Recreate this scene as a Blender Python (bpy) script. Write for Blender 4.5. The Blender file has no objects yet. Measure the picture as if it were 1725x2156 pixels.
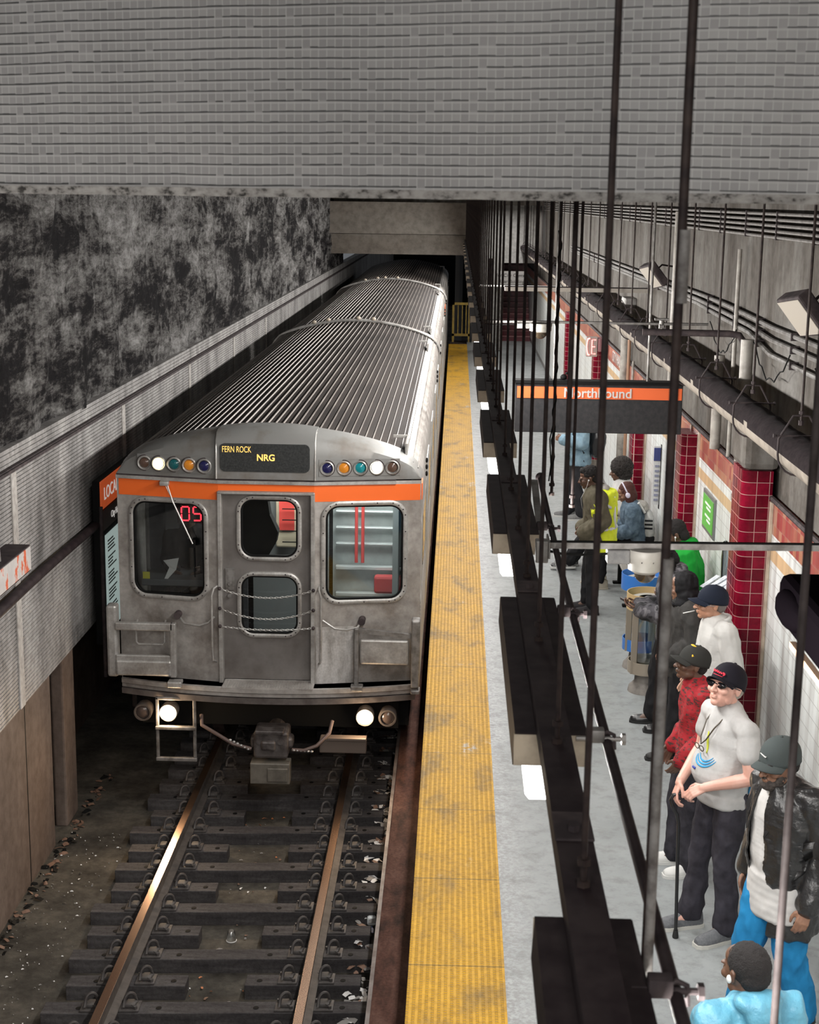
import bpy, bmesh, math, random
from mathutils import Vector, Matrix, noise
random.seed(7)
PI = math.pi
SC = bpy.context.scene
COL = SC.collection
V = Vector

# ------------------------------------------------------------ camera, world, exposure
cd = bpy.data.cameras.new('camera'); cam = bpy.data.objects.new('camera', cd); COL.objects.link(cam)
cd.sensor_fit = 'HORIZONTAL'; cd.sensor_width = 36; cd.lens = 3135/1725*36; cd.clip_end = 300; cd.clip_start = .05
cam.matrix_world = Matrix(((.99939457, -.01998249, .02848149, 0), (.03198179, .20530751, -.97817483, 0),
                           (.01369891, .9784935, .20582228, 4.7), (0, 0, 0, 1)))
cd.dof.use_dof = True; cd.dof.focus_distance = 13.0; cd.dof.aperture_fstop = 16.0
SC.camera = cam
wd = bpy.data.worlds.new('world'); SC.world = wd; wd.use_nodes = True
wd.node_tree.nodes['Background'].inputs[0].default_value = (.80, .84, .90, 1)
wd.node_tree.nodes['Background'].inputs[1].default_value = .15
vs = SC.view_settings
vs.view_transform = 'Standard'; vs.look = 'None'; vs.gamma = 1; vs.use_curve_mapping = False; vs.exposure = 0.0
FIX_POWER = 26.0; SIDE_POWER = 58.0; FIX_COL = (1.0, .97, .93); FILL_POWER = 11.0
FIX_Y = [1.18+2.135*i for i in range(-2, 20)]
def area(name, loc, rot, sx, sy, power, col, spread=PI):
    l = bpy.data.lights.new(name, 'AREA'); l.shape = 'RECTANGLE'; l.size = sx; l.size_y = sy; l.energy = power; l.color = col; l.spread = spread
    o = bpy.data.objects.new(name, l); o.location = loc; o.rotation_euler = rot; COL.objects.link(o); return o
# added unseen fill lamps above the landing behind the viewer, for the fascia
for (x, y) in ((-2.6, -2.2), (.6, -2.2), (-2.6, -5.0), (.6, -5.0)):
    area('landing_fill', (x, y, 6.6), (0, 0, 0), 1.2, .3, 190, (1, .97, .93))
# added unseen fill lamps high over the tracks, lifting the upper walls
for k in range(9):
    area('overhead_fill', (-.4, 5.5+4.9*k, 6.55), (0, 0, 0), .4, 2.4, FILL_POWER, (1, .975, .94))
def spot(name, loc, tgt, power, col, size, blend, rad=.06):
    l = bpy.data.lights.new(name, 'SPOT'); l.energy = power; l.color = col; l.spot_size = size; l.spot_blend = blend; l.shadow_soft_size = rad
    o = bpy.data.objects.new(name, l); o.location = loc
    o.rotation_euler = (V(tgt)-V(loc)).to_track_quat('-Z', 'Y').to_euler(); COL.objects.link(o); return o
WARM = (1, .72, .45)
spot('headlight_beam', (-2.78, 13.72, -.36), (-2.6, 6, -1.5), 62, WARM, 2.3, .8)
spot('headlight_beam', (-.82, 13.72, -.36), (-.95, 6, -1.5), 42, WARM, 2.1, .8)

# ------------------------------------------------------------ mesh helpers
class MB:
    def __init__(s): s.v = []; s.f = []
    def add(s, vs_, fs_):
        b = len(s.v); s.v += [tuple(p) for p in vs_]; s.f += [tuple(b+i for i in f) for f in fs_]; return s
    def box(s, a, b):
        x0, y0, z0 = a; x1, y1, z1 = b
        return s.add([(x0,y0,z0),(x1,y0,z0),(x1,y1,z0),(x0,y1,z0),(x0,y0,z1),(x1,y0,z1),(x1,y1,z1),(x0,y1,z1)],
                     [(0,3,2,1),(4,5,6,7),(0,1,5,4),(1,2,6,5),(2,3,7,6),(3,0,4,7)])
    def bevbox(s, a, b, r=.01):
        x0,y0,z0 = a; x1,y1,z1 = b
        r = min(r, (x1-x0)*.49, (y1-y0)*.49, (z1-z0)*.49)
        bm = bmesh.new(); bmesh.ops.create_cube(bm, size=1)
        for v in bm.verts: v.co = V(((x0+x1)/2+v.co.x*(x1-x0), (y0+y1)/2+v.co.y*(y1-y0), (z0+z1)/2+v.co.z*(z1-z0)))
        bmesh.ops.bevel(bm, geom=bm.edges[:], offset=r, segments=2, affect='EDGES', profile=.5)
        bm.verts.index_update()
        s.add([v.co[:] for v in bm.verts], [[v.index for v in f.verts] for f in bm.faces]); bm.free(); return s
    def ring(s, c, ax, r, n, r2=None, up=None):
        ax = V(ax).normalized(); u = V(up) if up is not None else (V((0,0,1)) if abs(ax.z) < .9 else V((1,0,0)))
        a = ax.cross(u).normalized(); b = ax.cross(a).normalized(); r2 = r if r2 is None else r2
        return [V(c)+a*math.cos(2*PI*i/n)*r+b*math.sin(2*PI*i/n)*r2 for i in range(n)]
    def loft(s, rings, cap=True):
        n = len(rings[0]); vs_ = [p for r in rings for p in r]; fs = []
        for k in range(len(rings)-1):
            for i in range(n):
                j = (i+1) % n; fs.append((k*n+i, k*n+j, (k+1)*n+j, (k+1)*n+i))
        if cap: fs.append(tuple(range(n))[::-1]); fs.append(tuple((len(rings)-1)*n+i for i in range(n)))
        return s.add(vs_, fs)
    def cyl(s, p0, p1, r0, r1=None, n=12):
        p0 = V(p0); p1 = V(p1); r1 = r0 if r1 is None else r1
        return s.loft([s.ring(p0, p1-p0, r0, n), s.ring(p1, p1-p0, r1, n)])
    def tube(s, pts, r, n=8):
        pts = [V(p) for p in pts]; rings = []; up = None
        for i, p in enumerate(pts):
            d = (pts[min(i+1, len(pts)-1)]-pts[max(i-1, 0)])
            rr = r[i] if isinstance(r, (list, tuple)) else r
            d.normalize()
            if up is None: up = V((0,0,1)) if abs(d.z) < .9 else V((1,0,0))
            a = d.cross(up)
            if a.length < 1e-4: a = d.cross(V((1,0,.3)))
            a.normalize(); b = a.cross(d).normalized(); up = b
            rings.append([p+a*math.cos(2*PI*k/n)*rr+b*math.sin(2*PI*k/n)*rr for k in range(n)])
        return s.loft(rings)
    def lathe(s, prof, c=(0,0,0), ax='Z', n=24):
        rings = []
        for r, h in prof:
            rr = []
            for i in range(n):
                a = 2*PI*i/n; x, y = r*math.cos(a), r*math.sin(a)
                rr.append({'Z': (c[0]+x, c[1]+y, c[2]+h), 'Y': (c[0]+x, c[1]+h, c[2]+y), 'X': (c[0]+h, c[1]+x, c[2]+y)}[ax])
            rings.append(rr)
        return s.loft(rings)
    def ell(s, c, r, rot=None, nu=14, nv=9):
        vs_ = []; fs = []; c = V(c)
        for j in range(nv+1):
            t = PI*j/nv
            for i in range(nu):
                a = 2*PI*i/nu; p = V((r[0]*math.sin(t)*math.cos(a), r[1]*math.sin(t)*math.sin(a), r[2]*math.cos(t)))
                if rot is not None: p = rot @ p
                vs_.append(c+p)
        for j in range(nv):
            for i in range(nu):
                k = (i+1) % nu; fs.append((j*nu+i, (j+1)*nu+i, (j+1)*nu+k, j*nu+k))
        return s.add(vs_, fs)
    def limb(s, pts, rs, n=12):
        for i in range(len(pts)):
            s.ell(pts[i], (rs[i],)*3, None, n, 8)
            if i: 
                a, b = V(pts[i-1]), V(pts[i])
                if (b-a).length > 1e-4: s.cyl(a, b, rs[i-1], rs[i], n)
        return s
    def prism(s, poly, y0, y1, fn=None):      # poly of (x,z) extruded along y; fn maps (x,y,z)
        n = len(poly); fn = fn or (lambda x, y, z: (x, y, z))
        vs_ = [fn(p[0], y0, p[1]) for p in poly]+[fn(p[0], y1, p[1]) for p in poly]
        return s.add(vs_, [tuple(range(n))[::-1], tuple(range(n, 2*n))]+[(i, (i+1) % n, n+(i+1) % n, n+i) for i in range(n)])
    def xf(s, M): s.v = [tuple(M @ V(p)) for p in s.v]; return s
    def build(s, name, mat, parent=None, smooth=False, keep=False):
        me = bpy.data.meshes.new(name)
        if parent is not None:
            o0 = wloc(parent); off = o0
        elif keep: off = V((0,0,0))
        else:
            xs = [p[0] for p in s.v]; ys = [p[1] for p in s.v]; zs = [p[2] for p in s.v]
            off = V(((min(xs)+max(xs))/2, (min(ys)+max(ys))/2, min(zs)))
        me.from_pydata([(p[0]-off.x, p[1]-off.y, p[2]-off.z) for p in s.v], [], s.f); me.update()
        bm = bmesh.new(); bm.from_mesh(me); bmesh.ops.recalc_face_normals(bm, faces=bm.faces[:]); bm.to_mesh(me); bm.free()
        if smooth:
            me.polygons.foreach_set('use_smooth', [True]*len(me.polygons))
            try: me.set_sharp_from_angle(angle=math.radians(40))
            except Exception: pass
        if mat: me.materials.append(mat)
        o = bpy.data.objects.new(name, me); COL.objects.link(o)
        if parent is not None: o.parent = parent
        else: o.location = off
        return o
def wloc(o):
    p = V((0,0,0))
    while o is not None: p += o.location; o = o.parent
    return p
def tag(o, label, cat=None, group=None, kind=None):
    if label: o['label'] = label
    if cat: o['category'] = cat
    if group: o['group'] = group
    if kind: o['kind'] = kind
    return o
def thing(name, label, cat, loc, group=None):
    o = bpy.data.objects.new(name, None); o.empty_display_size = .1; o.location = loc; COL.objects.link(o)
    return tag(o, label, cat, group)
def struct(o): o['kind'] = 'structure'; return o
def kids(o): return [c for c in bpy.data.objects if c.parent == o]
KC = {}
def dup(root, dloc, label=None):
    if root.name not in KC:
        KC[root.name] = [(c, [d for d in kids(c)]) for c in kids(root)]
    r = root.copy(); COL.objects.link(r); r.location = root.location+V(dloc)
    if label: r['label'] = label
    for c, ds in KC[root.name]:
        c2 = c.copy(); COL.objects.link(c2); c2.parent = r
        for d in ds:
            d2 = d.copy(); COL.objects.link(d2); d2.parent = c2
    return r
def text(s_, size, mat, loc, rot, parent, name='lettering', ext=.002, align='CENTER', sx=1.0, bold=0):
    cu = bpy.data.curves.new('t', 'FONT'); cu.body = s_; cu.size = size; cu.extrude = ext; cu.align_x = align; cu.align_y = 'CENTER'; cu.offset = bold
    o = bpy.data.objects.new('t', cu); COL.objects.link(o)
    dg = bpy.context.evaluated_depsgraph_get(); me = bpy.data.meshes.new_from_object(o.evaluated_get(dg))
    bpy.data.objects.remove(o); bpy.data.curves.remove(cu)
    M = Matrix.Translation(V(loc)-(wloc(parent) if parent else V())) @ rot.to_matrix().to_4x4() @ Matrix.Diagonal((sx, 1, 1, 1))
    me.transform(M); me.materials.clear(); me.materials.append(mat)
    o = bpy.data.objects.new(name, me); COL.objects.link(o)
    if parent: o.parent = parent
    return o
from mathutils import Euler
RF = Euler((PI/2, 0, 0)); RXP = Euler((PI/2, 0, PI/2)); RXN = Euler((PI/2, 0, -PI/2))

# ------------------------------------------------------------ materials
def newmat(name):
    m = bpy.data.materials.new(name); m.use_nodes = True; nt = m.node_tree; nt.nodes.clear()
    out = nt.nodes.new('ShaderNodeOutputMaterial'); b = nt.nodes.new('ShaderNodeBsdfPrincipled')
    nt.links.new(b.outputs[0], out.inputs[0]); return m, nt, b, out
class N:
    def __init__(s, nt): s.nt = nt
    def n(s, t, **k):
        x = s.nt.nodes.new(t)
        for a, b in k.items(): setattr(x, a, b)
        return x
    def lk(s, a, b): s.nt.links.new(a, b)
    def co(s, scale=(1,1,1), kind='Object'):
        t = s.n('ShaderNodeTexCoord'); m = s.n('ShaderNodeMapping'); s.lk(t.outputs[kind], m.inputs[0]); m.inputs['Scale'].default_value = scale; return m.outputs[0]
    def noise(s, vec, scale, det=4, rough=.55):
        x = s.n('ShaderNodeTexNoise'); x.inputs['Scale'].default_value = scale; x.inputs['Detail'].default_value = det; x.inputs['Roughness'].default_value = rough
        s.lk(vec, x.inputs['Vector']); return x.outputs['Fac']
    def ramp(s, fac, stops):
        x = s.n('ShaderNodeValToRGB'); e = x.color_ramp.elements
        while len(e) < len(stops): e.new(.5)
        for i, (p, c) in enumerate(stops):
            e[i].position = p; e[i].color = (c[0], c[1], c[2], 1) if isinstance(c, (tuple, list)) else (c, c, c, 1)
        s.lk(fac, x.inputs[0]); return x.outputs[0]
    def mix(s, f, a, b, mode='MIX'):
        x = s.n('ShaderNodeMix', data_type='RGBA', blend_type=mode)
        for v, i in ((f, 0), (a, 6), (b, 7)):
            if hasattr(v, 'links') or hasattr(v, 'is_linked'): s.lk(v, x.inputs[i])
            elif i == 0: x.inputs[0].default_value = v
            else: x.inputs[i].default_value = (v[0], v[1], v[2], 1)
        return x.outputs[2]
    def math(s, op, a, b=None, c=None):
        x = s.n('ShaderNodeMath', operation=op)
        for i, v in enumerate((a, b, c)):
            if v is None: continue
            if hasattr(v, 'is_linked'): s.lk(v, x.inputs[i])
            else: x.inputs[i].default_value = v
        return x.outputs[0]
    def sep(s, vec): x = s.n('ShaderNodeSeparateXYZ'); s.lk(vec, x.inputs[0]); return x.outputs
    def comb(s, a, b, c):
        x = s.n('ShaderNodeCombineXYZ')
        for i, v in enumerate((a, b, c)):
            if hasattr(v, 'is_linked'): s.lk(v, x.inputs[i])
            else: x.inputs[i].default_value = v
        return x.outputs[0]
    def bump(s, h, b, strength=.3, dist=.01):
        x = s.n('ShaderNodeBump'); x.inputs['Strength'].default_value = strength; x.inputs['Distance'].default_value = dist
        s.lk(h, x.inputs['Height']); s.lk(x.outputs[0], b.inputs['Normal']); return x
MC = {}
def mat(name, col, rough=.6, metal=0, dirt=None, ds=6, dt=(.4, .65), stretch=(1,1,1), bump=0, bs=60, emis=0, ecol=None, spec=.5, bd=.004, coord='Object'):
    if name in MC: return MC[name]
    m, nt, b, out = newmat(name); q = N(nt); b.inputs['Roughness'].default_value = rough; b.inputs['Metallic'].default_value = metal
    b.inputs['Specular IOR Level'].default_value = spec
    if dirt is not None:
        vec = q.co(stretch, coord); f = q.ramp(q.noise(vec, ds, 6, .6), [(dt[0], 0), (dt[1], 1)]); q.lk(q.mix(f, col, dirt), b.inputs['Base Color'])
    else: b.inputs['Base Color'].default_value = (*col, 1)
    if bump: q.bump(q.noise(q.co((1,1,1), coord), bs, 4), b, bump, bd)
    if emis: b.inputs['Emission Strength'].default_value = emis; b.inputs['Emission Color'].default_value = (*(ecol or col), 1)
    MC[name] = m; return m
def glass(name, col=(.8,.85,.85), t=.85, rough=.03):
    if name in MC: return MC[name]
    m, nt, b, out = newmat(name); q = N(nt); nt.nodes.remove(b)
    tr = q.n('ShaderNodeBsdfTransparent'); tr.inputs[0].default_value = (*col, 1); gl = q.n('ShaderNodeBsdfGlossy'); gl.inputs['Roughness'].default_value = rough
    gl.inputs['Color'].default_value = (.8, .8, .8, 1)
    mx = q.n('ShaderNodeMixShader'); fr = q.n('ShaderNodeLayerWeight'); fr.inputs['Blend'].default_value = .3
    f = q.math('MULTIPLY_ADD', fr.outputs['Fresnel'], .8, 1-t); q.lk(f, mx.inputs[0]); q.lk(tr.outputs[0], mx.inputs[1]); q.lk(gl.outputs[0], mx.inputs[2]); q.lk(mx.outputs[0], out.inputs[0])
    MC[name] = m; return m

def m_mosaic():
    m, nt, b, out = newmat('small white mosaic tile'); q = N(nt)
    t = q.co(); sx, sy, sz = q.sep(t)
    w = q.noise(t, 1.3, 2); w2 = q.noise(t, 9, 2)
    z = q.math('ADD', sz, q.math('MULTIPLY', q.math('SUBTRACT', w, .5), .022)); z = q.math('ADD', z, q.math('MULTIPLY', q.math('SUBTRACT', w2, .5), .0025))
    x = q.math('ADD', sx, q.math('MULTIPLY', q.math('SUBTRACT', w2, .5), .004))
    # whole tiles drift row by row
    u = q.math('DIVIDE', x, .0172); v = q.math('DIVIDE', z, .0203)
    fu = q.math('FRACT', u); fv = q.math('FRACT', v); iu = q.math('FLOOR', u); iv = q.math('FLOOR', v)
    wn = q.n('ShaderNodeTexWhiteNoise', noise_dimensions='3D'); q.lk(q.comb(iu, 0, iv), wn.inputs['Vector'])
    rnd = wn.outputs['Value']
    lv = q.math('LESS_THAN', fu, .10); lh = q.math('LESS_THAN', fv, q.math('MULTIPLY_ADD', rnd, .09, .10))
    keep = q.math('GREATER_THAN', rnd, .07); lh = q.math('MULTIPLY', lh, keep)
    base = q.ramp(rnd, [(0, (.30,.29,.285)), (1, (.38,.37,.36))])
    dirt = q.ramp(q.noise(q.co((1,1,.5)), 2.2, 6, .6), [(.35, (.8,.8,.8)), (.7, (1.05,1.05,1.05))]); base = q.mix(1, base, dirt, 'MULTIPLY')
    c = q.mix(q.math('MAXIMUM', lv, q.math('MULTIPLY', q.math('GREATER_THAN', fv, .80), .6)), base, (.45,.44,.43)); dark = q.ramp(q.noise(t, 40, 3), [(.3, .004), (.7, .05)]); c = q.mix(q.math('MULTIPLY', lh, .9), c, dark)
    q.lk(c, b.inputs['Base Color']); b.inputs['Roughness'].default_value = .45
    h = q.math('SUBTRACT', 1, q.math('MAXIMUM', q.math('MULTIPLY', lv, .4), lh)); q.bump(h, b, .5, .002); return m
def m_rough():
    m, nt, b, out = newmat('rough grimy plaster over rubble'); q = N(nt); b.inputs['Specular IOR Level'].default_value = .08
    t = q.co()
    wv = q.noise(t, 2.2, 4, .6); wx = q.n('ShaderNodeVectorMath', operation='ADD'); q.lk(t, wx.inputs[0]); q.lk(q.comb(0, q.math('MULTIPLY', wv, .16), q.math('MULTIPLY', wv, .10)), wx.inputs[1]); tw = wx.outputs[0]
    def sc(vec, s): mp = q.n('ShaderNodeMapping'); q.lk(vec, mp.inputs[0]); mp.inputs['Scale'].default_value = s; return mp.outputs[0]
    blot = q.noise(sc(tw, (1, .36, 1.25)), 1.5, 8, .68)          # large lost-plaster patches in courses
    crum = q.noise(sc(tw, (1, .42, 1.9)), 6.5, 8, .82)            # crumbling
    strk = q.noise(sc(tw, (1, 1.9, .34)), 2.4, 7, .72)           # run-down streaks
    fine = q.noise(sc(t, (1, .5, 1)), 24, 6, .75)
    v = q.math('ADD', q.math('MULTIPLY', blot, .55), q.math('ADD', q.math('MULTIPLY', crum, .36), q.math('MULTIPLY', strk, .17)))
    c = q.ramp(v, [(.49, (.010,.009,.010)), (.515, (.035,.032,.032)), (.535, (.085,.081,.079)), (.565, (.15,.146,.142)), (.60, (.24,.235,.23)), (.66, (.36,.355,.35))])
    c = q.mix(.75, c, q.ramp(fine, [(.36, (.55,.54,.54)), (.55, (1.1,1.1,1.1))]), 'MULTIPLY')
    q.lk(c, b.inputs['Base Color']); b.inputs['Roughness'].default_value = .85
    q.bump(q.math('ADD', q.math('MULTIPLY', v, 2.2), q.math('MULTIPLY', fine, .25)), b, .9, .07); return m
def m_conc(name, c0, c1, c2, s=1.5, stretch=(1,1,.3), rough=.8, bump=.35):
    m, nt, b, out = newmat(name); q = N(nt); b.inputs['Specular IOR Level'].default_value = .15; t = q.co(); st = q.co(stretch)
    n1 = q.noise(st, s, 8, .65); n2 = q.noise(t, s*6, 6, .65)
    c = q.ramp(n1, [(.33, c0), (.5, c1), (.68, c2)]); d = q.ramp(n2, [(.35, (.72,.71,.70)), (.6, (1.08,1.08,1.08))]); c = q.mix(.9, c, d, 'MULTIPLY')
    q.lk(c, b.inputs['Base Color']); b.inputs['Roughness'].default_value = rough; q.bump(n2, b, bump, .01); return m
def m_steel(name, c0, c1, rough=.38, metal=.75, s=3, stretch=(1,1,1)):
    m, nt, b, out = newmat(name); q = N(nt); t = q.co(stretch)
    n1 = q.noise(t, s, 7, .65); n2 = q.noise(q.co((1,1,1)), s*9, 5, .6)
    c = q.ramp(n1, [(.32, c1), (.62, c0)]); q.lk(q.mix(.5, c, q.ramp(n2, [(.3,.6),(.7,1.1)]), 'MULTIPLY'), b.inputs['Base Color'])
    b.inputs['Metallic'].default_value = metal; q.lk(q.math('MULTIPLY_ADD', n1, .35, rough-.12), b.inputs['Roughness']); q.bump(n2, b, .08, .003); return m
def m_tactile():
    m, nt, b, out = newmat('yellow tactile paving'); q = N(nt); t = q.co(); sx, sy, sz = q.sep(t)
    P = .0378
    def dist(px, py):
        fx = q.math('SUBTRACT', q.math('FRACT', q.math('DIVIDE', q.math('ADD', sx, px), P)), .5); fy = q.math('SUBTRACT', q.math('FRACT', q.math('DIVIDE', q.math('ADD', sy, py), .027)), .5)
        return q.math('SQRT', q.math('ADD', q.math('MULTIPLY', fx, fx), q.math('MULTIPLY', fy, fy)))
    d1 = dist(0, 0)
    h = q.math('SUBTRACT', 1, q.math('MINIMUM', q.math('MULTIPLY', d1, 3.1), 1))
    n = q.noise(q.co((1, .5, 1)), 3.0, 7, .62); n2 = q.noise(t, 22, 5, .7)
    c = q.ramp(n, [(.33, (.27,.17,.05)), (.47, (.56,.31,.026)), (.65, (.65,.355,.020))])
    c = q.mix(.8, c, q.ramp(n2, [(.3, (.62,.60,.55)), (.55, (1.05,1.05,1.05))]), 'MULTIPLY')
    worn = q.math('MULTIPLY', q.ramp(q.noise(q.co((1, .55, 1)), 1.15, 4, .7), [(.62, 0), (.68, 1)]), q.ramp(n2, [(.45, 0), (.6, 1)]))
    c = q.mix(worn, c, (.42,.41,.38))
    seam = q.math('LESS_THAN', q.math('FRACT', q.math('DIVIDE', sy, 1.22)), .006); c = q.mix(seam, c, (.12,.09,.04))
    fxx = q.math('ABSOLUTE', q.math('SUBTRACT', q.math('FRACT', q.math('DIVIDE', sx, P)), .5)); ring = q.math('MULTIPLY', q.math('MULTIPLY', q.math('GREATER_THAN', d1, .30), q.math('LESS_THAN', fxx, .27)), .55); c = q.mix(ring, c, (.20,.11,.018))
    q.lk(c, b.inputs['Base Color']); b.inputs['Roughness'].default_value = .45; b.inputs['Specular IOR Level'].default_value = .12; q.bump(h, b, 1.0, .005); return m
def m_floor():
    m, nt, b, out = newmat('painted grey platform floor'); q = N(nt); t = q.co(); sx, sy, sz = q.sep(t)
    n1 = q.noise(t, 1.0, 8, .62); n2 = q.noise(t, 7, 8, .7); n3 = q.noise(q.co((1,1,1)), 30, 5, .65)
    c = q.ramp(n1, [(.3, (.225,.243,.248)), (.6, (.315,.335,.34))]); c = q.mix(.8, c, q.ramp(n2, [(.33, (.66,.65,.63)), (.52, (1.02,1.02,1.02))]), 'MULTIPLY')
    edge = q.ramp(sx, [(.05, 1), (.13, .0)])     # worn paint beside the tactile strip
    edge = q.math('MULTIPLY', q.ramp(q.math('MULTIPLY', sx, .25), [(.09, 1), (.17, 0)]), q.ramp(n3, [(.42, 0), (.58, 1)])); c = q.mix(q.math('MULTIPLY', edge, .8), c, (.15,.147,.143))
    q.lk(c, b.inputs['Base Color']); q.lk(q.ramp(n2, [(.3, .5), (.7, .28)]), b.inputs['Roughness']); q.bump(n2, b, .25, .006); return m
def m_walltile():
    m, nt, b, out = newmat('glazed station wall tile'); q = N(nt); t = q.co(); sx, sy, sz = q.sep(t)
    def lines(coord, p, w): return q.math('LESS_THAN', q.math('FRACT', q.math('DIVIDE', coord, p)), w/p)
    row = q.math('FLOOR', q.math('DIVIDE', sz, .117))
    yy = q.math('ADD', sy, q.math('MULTIPLY', q.math('MODULO', row, 2), .15))
    lh = lines(sz, .117, .004); lv = lines(yy, .30, .006)
    dirt = q.noise(q.co((1, 2.0, .16)), 3.2, 7, .68)
    white = q.ramp(dirt, [(.34, (.40,.39,.375)), (.54, (.66,.69,.68)), (.7, (.76,.80,.80))])
    tan = q.ramp(dirt, [(.3, (.36,.25,.15)), (.6, (.60,.42,.24))])
    wn = q.n('ShaderNodeTexWhiteNoise', noise_dimensions='3D'); q.lk(q.comb(q.math('FLOOR', q.math('DIVIDE', sy, .1)), 0, q.math('FLOOR', q.math('DIVIDE', sz, .13))), wn.inputs['Vector'])
    brown = q.ramp(wn.outputs['Value'], [(0, (.26,.045,.045)), (.45, (.30,.10,.07)), (.8, (.38,.16,.09)), (1, (.33,.18,.13))]); brown = q.mix(.6, brown, q.ramp(dirt, [(.3,.6),(.6,1.15)]), 'MULTIPLY')
    c = q.mix(q.math('MULTIPLY', q.math('MAXIMUM', lh, q.math('MULTIPLY', lv, .25)), .8), white, (.15,.14,.13))
    st = q.math('MULTIPLY', q.math('GREATER_THAN', sz, 1.92), q.math('LESS_THAN', sz, 2.03)); c = q.mix(st, c, tan)
    up = q.math('GREATER_THAN', sz, 2.13); lb = q.math('MAXIMUM', lines(sz, .13, .004), lines(sy, .1, .004)); c = q.mix(up, c, q.mix(q.math('MULTIPLY', lb, .7), brown, (.3,.2,.17)))
    low = q.math('LESS_THAN', sz, .12); c = q.mix(low, c, (.13,.11,.10))
    q.lk(c, b.inputs['Base Color']); b.inputs['Roughness'].default_value = .28
    q.bump(q.math('SUBTRACT', 1, lh), b, .4, .003); return m
def m_redtile():
    m, nt, b, out = newmat('glazed dark red square tile'); q = N(nt); t = q.co(); sx, sy, sz = q.sep(t)
    P = .101
    u = q.math('DIVIDE', q.math('ADD', sx, sy), P); v = q.math('DIVIDE', sz, P)
    lh = q.math('LESS_THAN', q.math('FRACT', v), .045); lv = q.math('LESS_THAN', q.math('FRACT', u), .045)
    wn = q.n('ShaderNodeTexWhiteNoise', noise_dimensions='3D'); q.lk(q.comb(q.math('FLOOR', u), 0, q.math('FLOOR', v)), wn.inputs['Vector'])
    c = q.ramp(wn.outputs['Value'], [(0, (.085,.001,.008)), (1, (.18,.003,.018))]); c = q.mix(.7, c, q.ramp(q.noise(t, 14, 6, .7), [(.3,.55),(.6,1.2)]), 'MULTIPLY')
    l = q.math('MAXIMUM', lh, lv); q.lk(q.mix(l, c, (.40,.25,.23)), b.inputs['Base Color']); b.inputs['Roughness'].default_value = .25; b.inputs['Specular IOR Level'].default_value = .2; q.bump(q.math('SUBTRACT', 1, l), b, .5, .003); return m
M_MOS = m_mosaic(); M_ROUGH = m_rough(); M_TAC = m_tactile(); M_FLOOR = m_floor(); M_WT = m_walltile(); M_RT = m_redtile()
M_CONC = m_conc('stained upper concrete', (.035,.026,.019), (.095,.085,.075), (.165,.158,.148), 1.5)
M_CONCL = m_conc('pale beam concrete', (.15,.13,.11), (.20,.175,.15), (.22,.20,.175), .9, (.4,1,1))
M_LIP = m_conc('chipped plaster edge', (.04,.035,.03), (.30,.28,.26), (.37,.36,.35), 9, (1,1,1))
M_PANEL = m_conc('grimy ribbed wall cladding', (.13,.125,.122), (.26,.25,.245), (.40,.39,.38), 2.2, (1,1,.35), .6, .2)
M_LOW = m_conc('dirty lower track wall', (.09,.065,.052), (.125,.094,.078), (.16,.125,.105), 1.2)
M_DIRT = m_conc('trackbed dirt', (.03,.027,.023), (.062,.056,.047), (.11,.098,.08), 2.0, (1,1,1), .95, 1.0)
M_TIE = m_conc('weathered grey tie timber', (.032,.030,.032), (.054,.050,.051), (.085,.08,.08), 6, (.25,2,2), .8, .5)
M_DARK = mat('dark painted steel', (.018,.012,.014), .6, .1, (.036,.027,.028), 9, spec=.15)
M_DARK2 = mat('dusty dark steel', (.035,.028,.03), .75, 0, (.07,.055,.055), 12, spec=.15)
M_ROD = mat('dark rusted rod', (.02,.014,.014), .6, .1, (.045,.032,.028), 20, spec=.2)
M_GREYM = mat('worn grey steel', (.26,.25,.24), .5, .5, (.12,.11,.10), 10)
M_BLACK = mat('matt black', (.006,.006,.006), .7, spec=.12)
M_TRAINS = m_steel('stainless train body', (.50,.475,.45), (.21,.185,.165), .42, .35, 2.2)
M_TRAINB = m_steel('bright stainless trim', (.52,.51,.49), (.32,.30,.28), .36, .5, 5)
M_ROOF = m_steel('grimy ribbed roof pan', (.034,.027,.024), (.014,.011,.010), .75, .0, 1.6, (1,.5,1))
M_ROOF.node_tree.nodes['Principled BSDF'].inputs['Specular IOR Level'].default_value = .12
M_RIB = m_steel('worn bright roof rib', (.26,.235,.215), (.14,.12,.11), .5, .3, 1.6, (1,.5,1))
M_CAP = mat('grey painted headboard', (.20,.20,.193), .5, .1, (.13,.11,.09), 3, (.5,.75))
M_ORANGE = mat('orange stripe paint', (.86,.145,.018), .4)
M_RAILTOP = mat('polished rail head', (.42,.27,.19), .24, .95)
M_RAIL = mat('dusty rail web', (.10,.085,.075), .7, .3, (.06,.05,.045), 10)
M_CREAM = mat('cream painted end plate', (.46,.39,.30), .6, 0, (.30,.25,.19), 10)
M_LENS = mat('lit diffuser', (1,1,1), .4, emis=9, ecol=(1,.98,.95))
M_WHITE = mat('white', (.75,.75,.73), .5)

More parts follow.
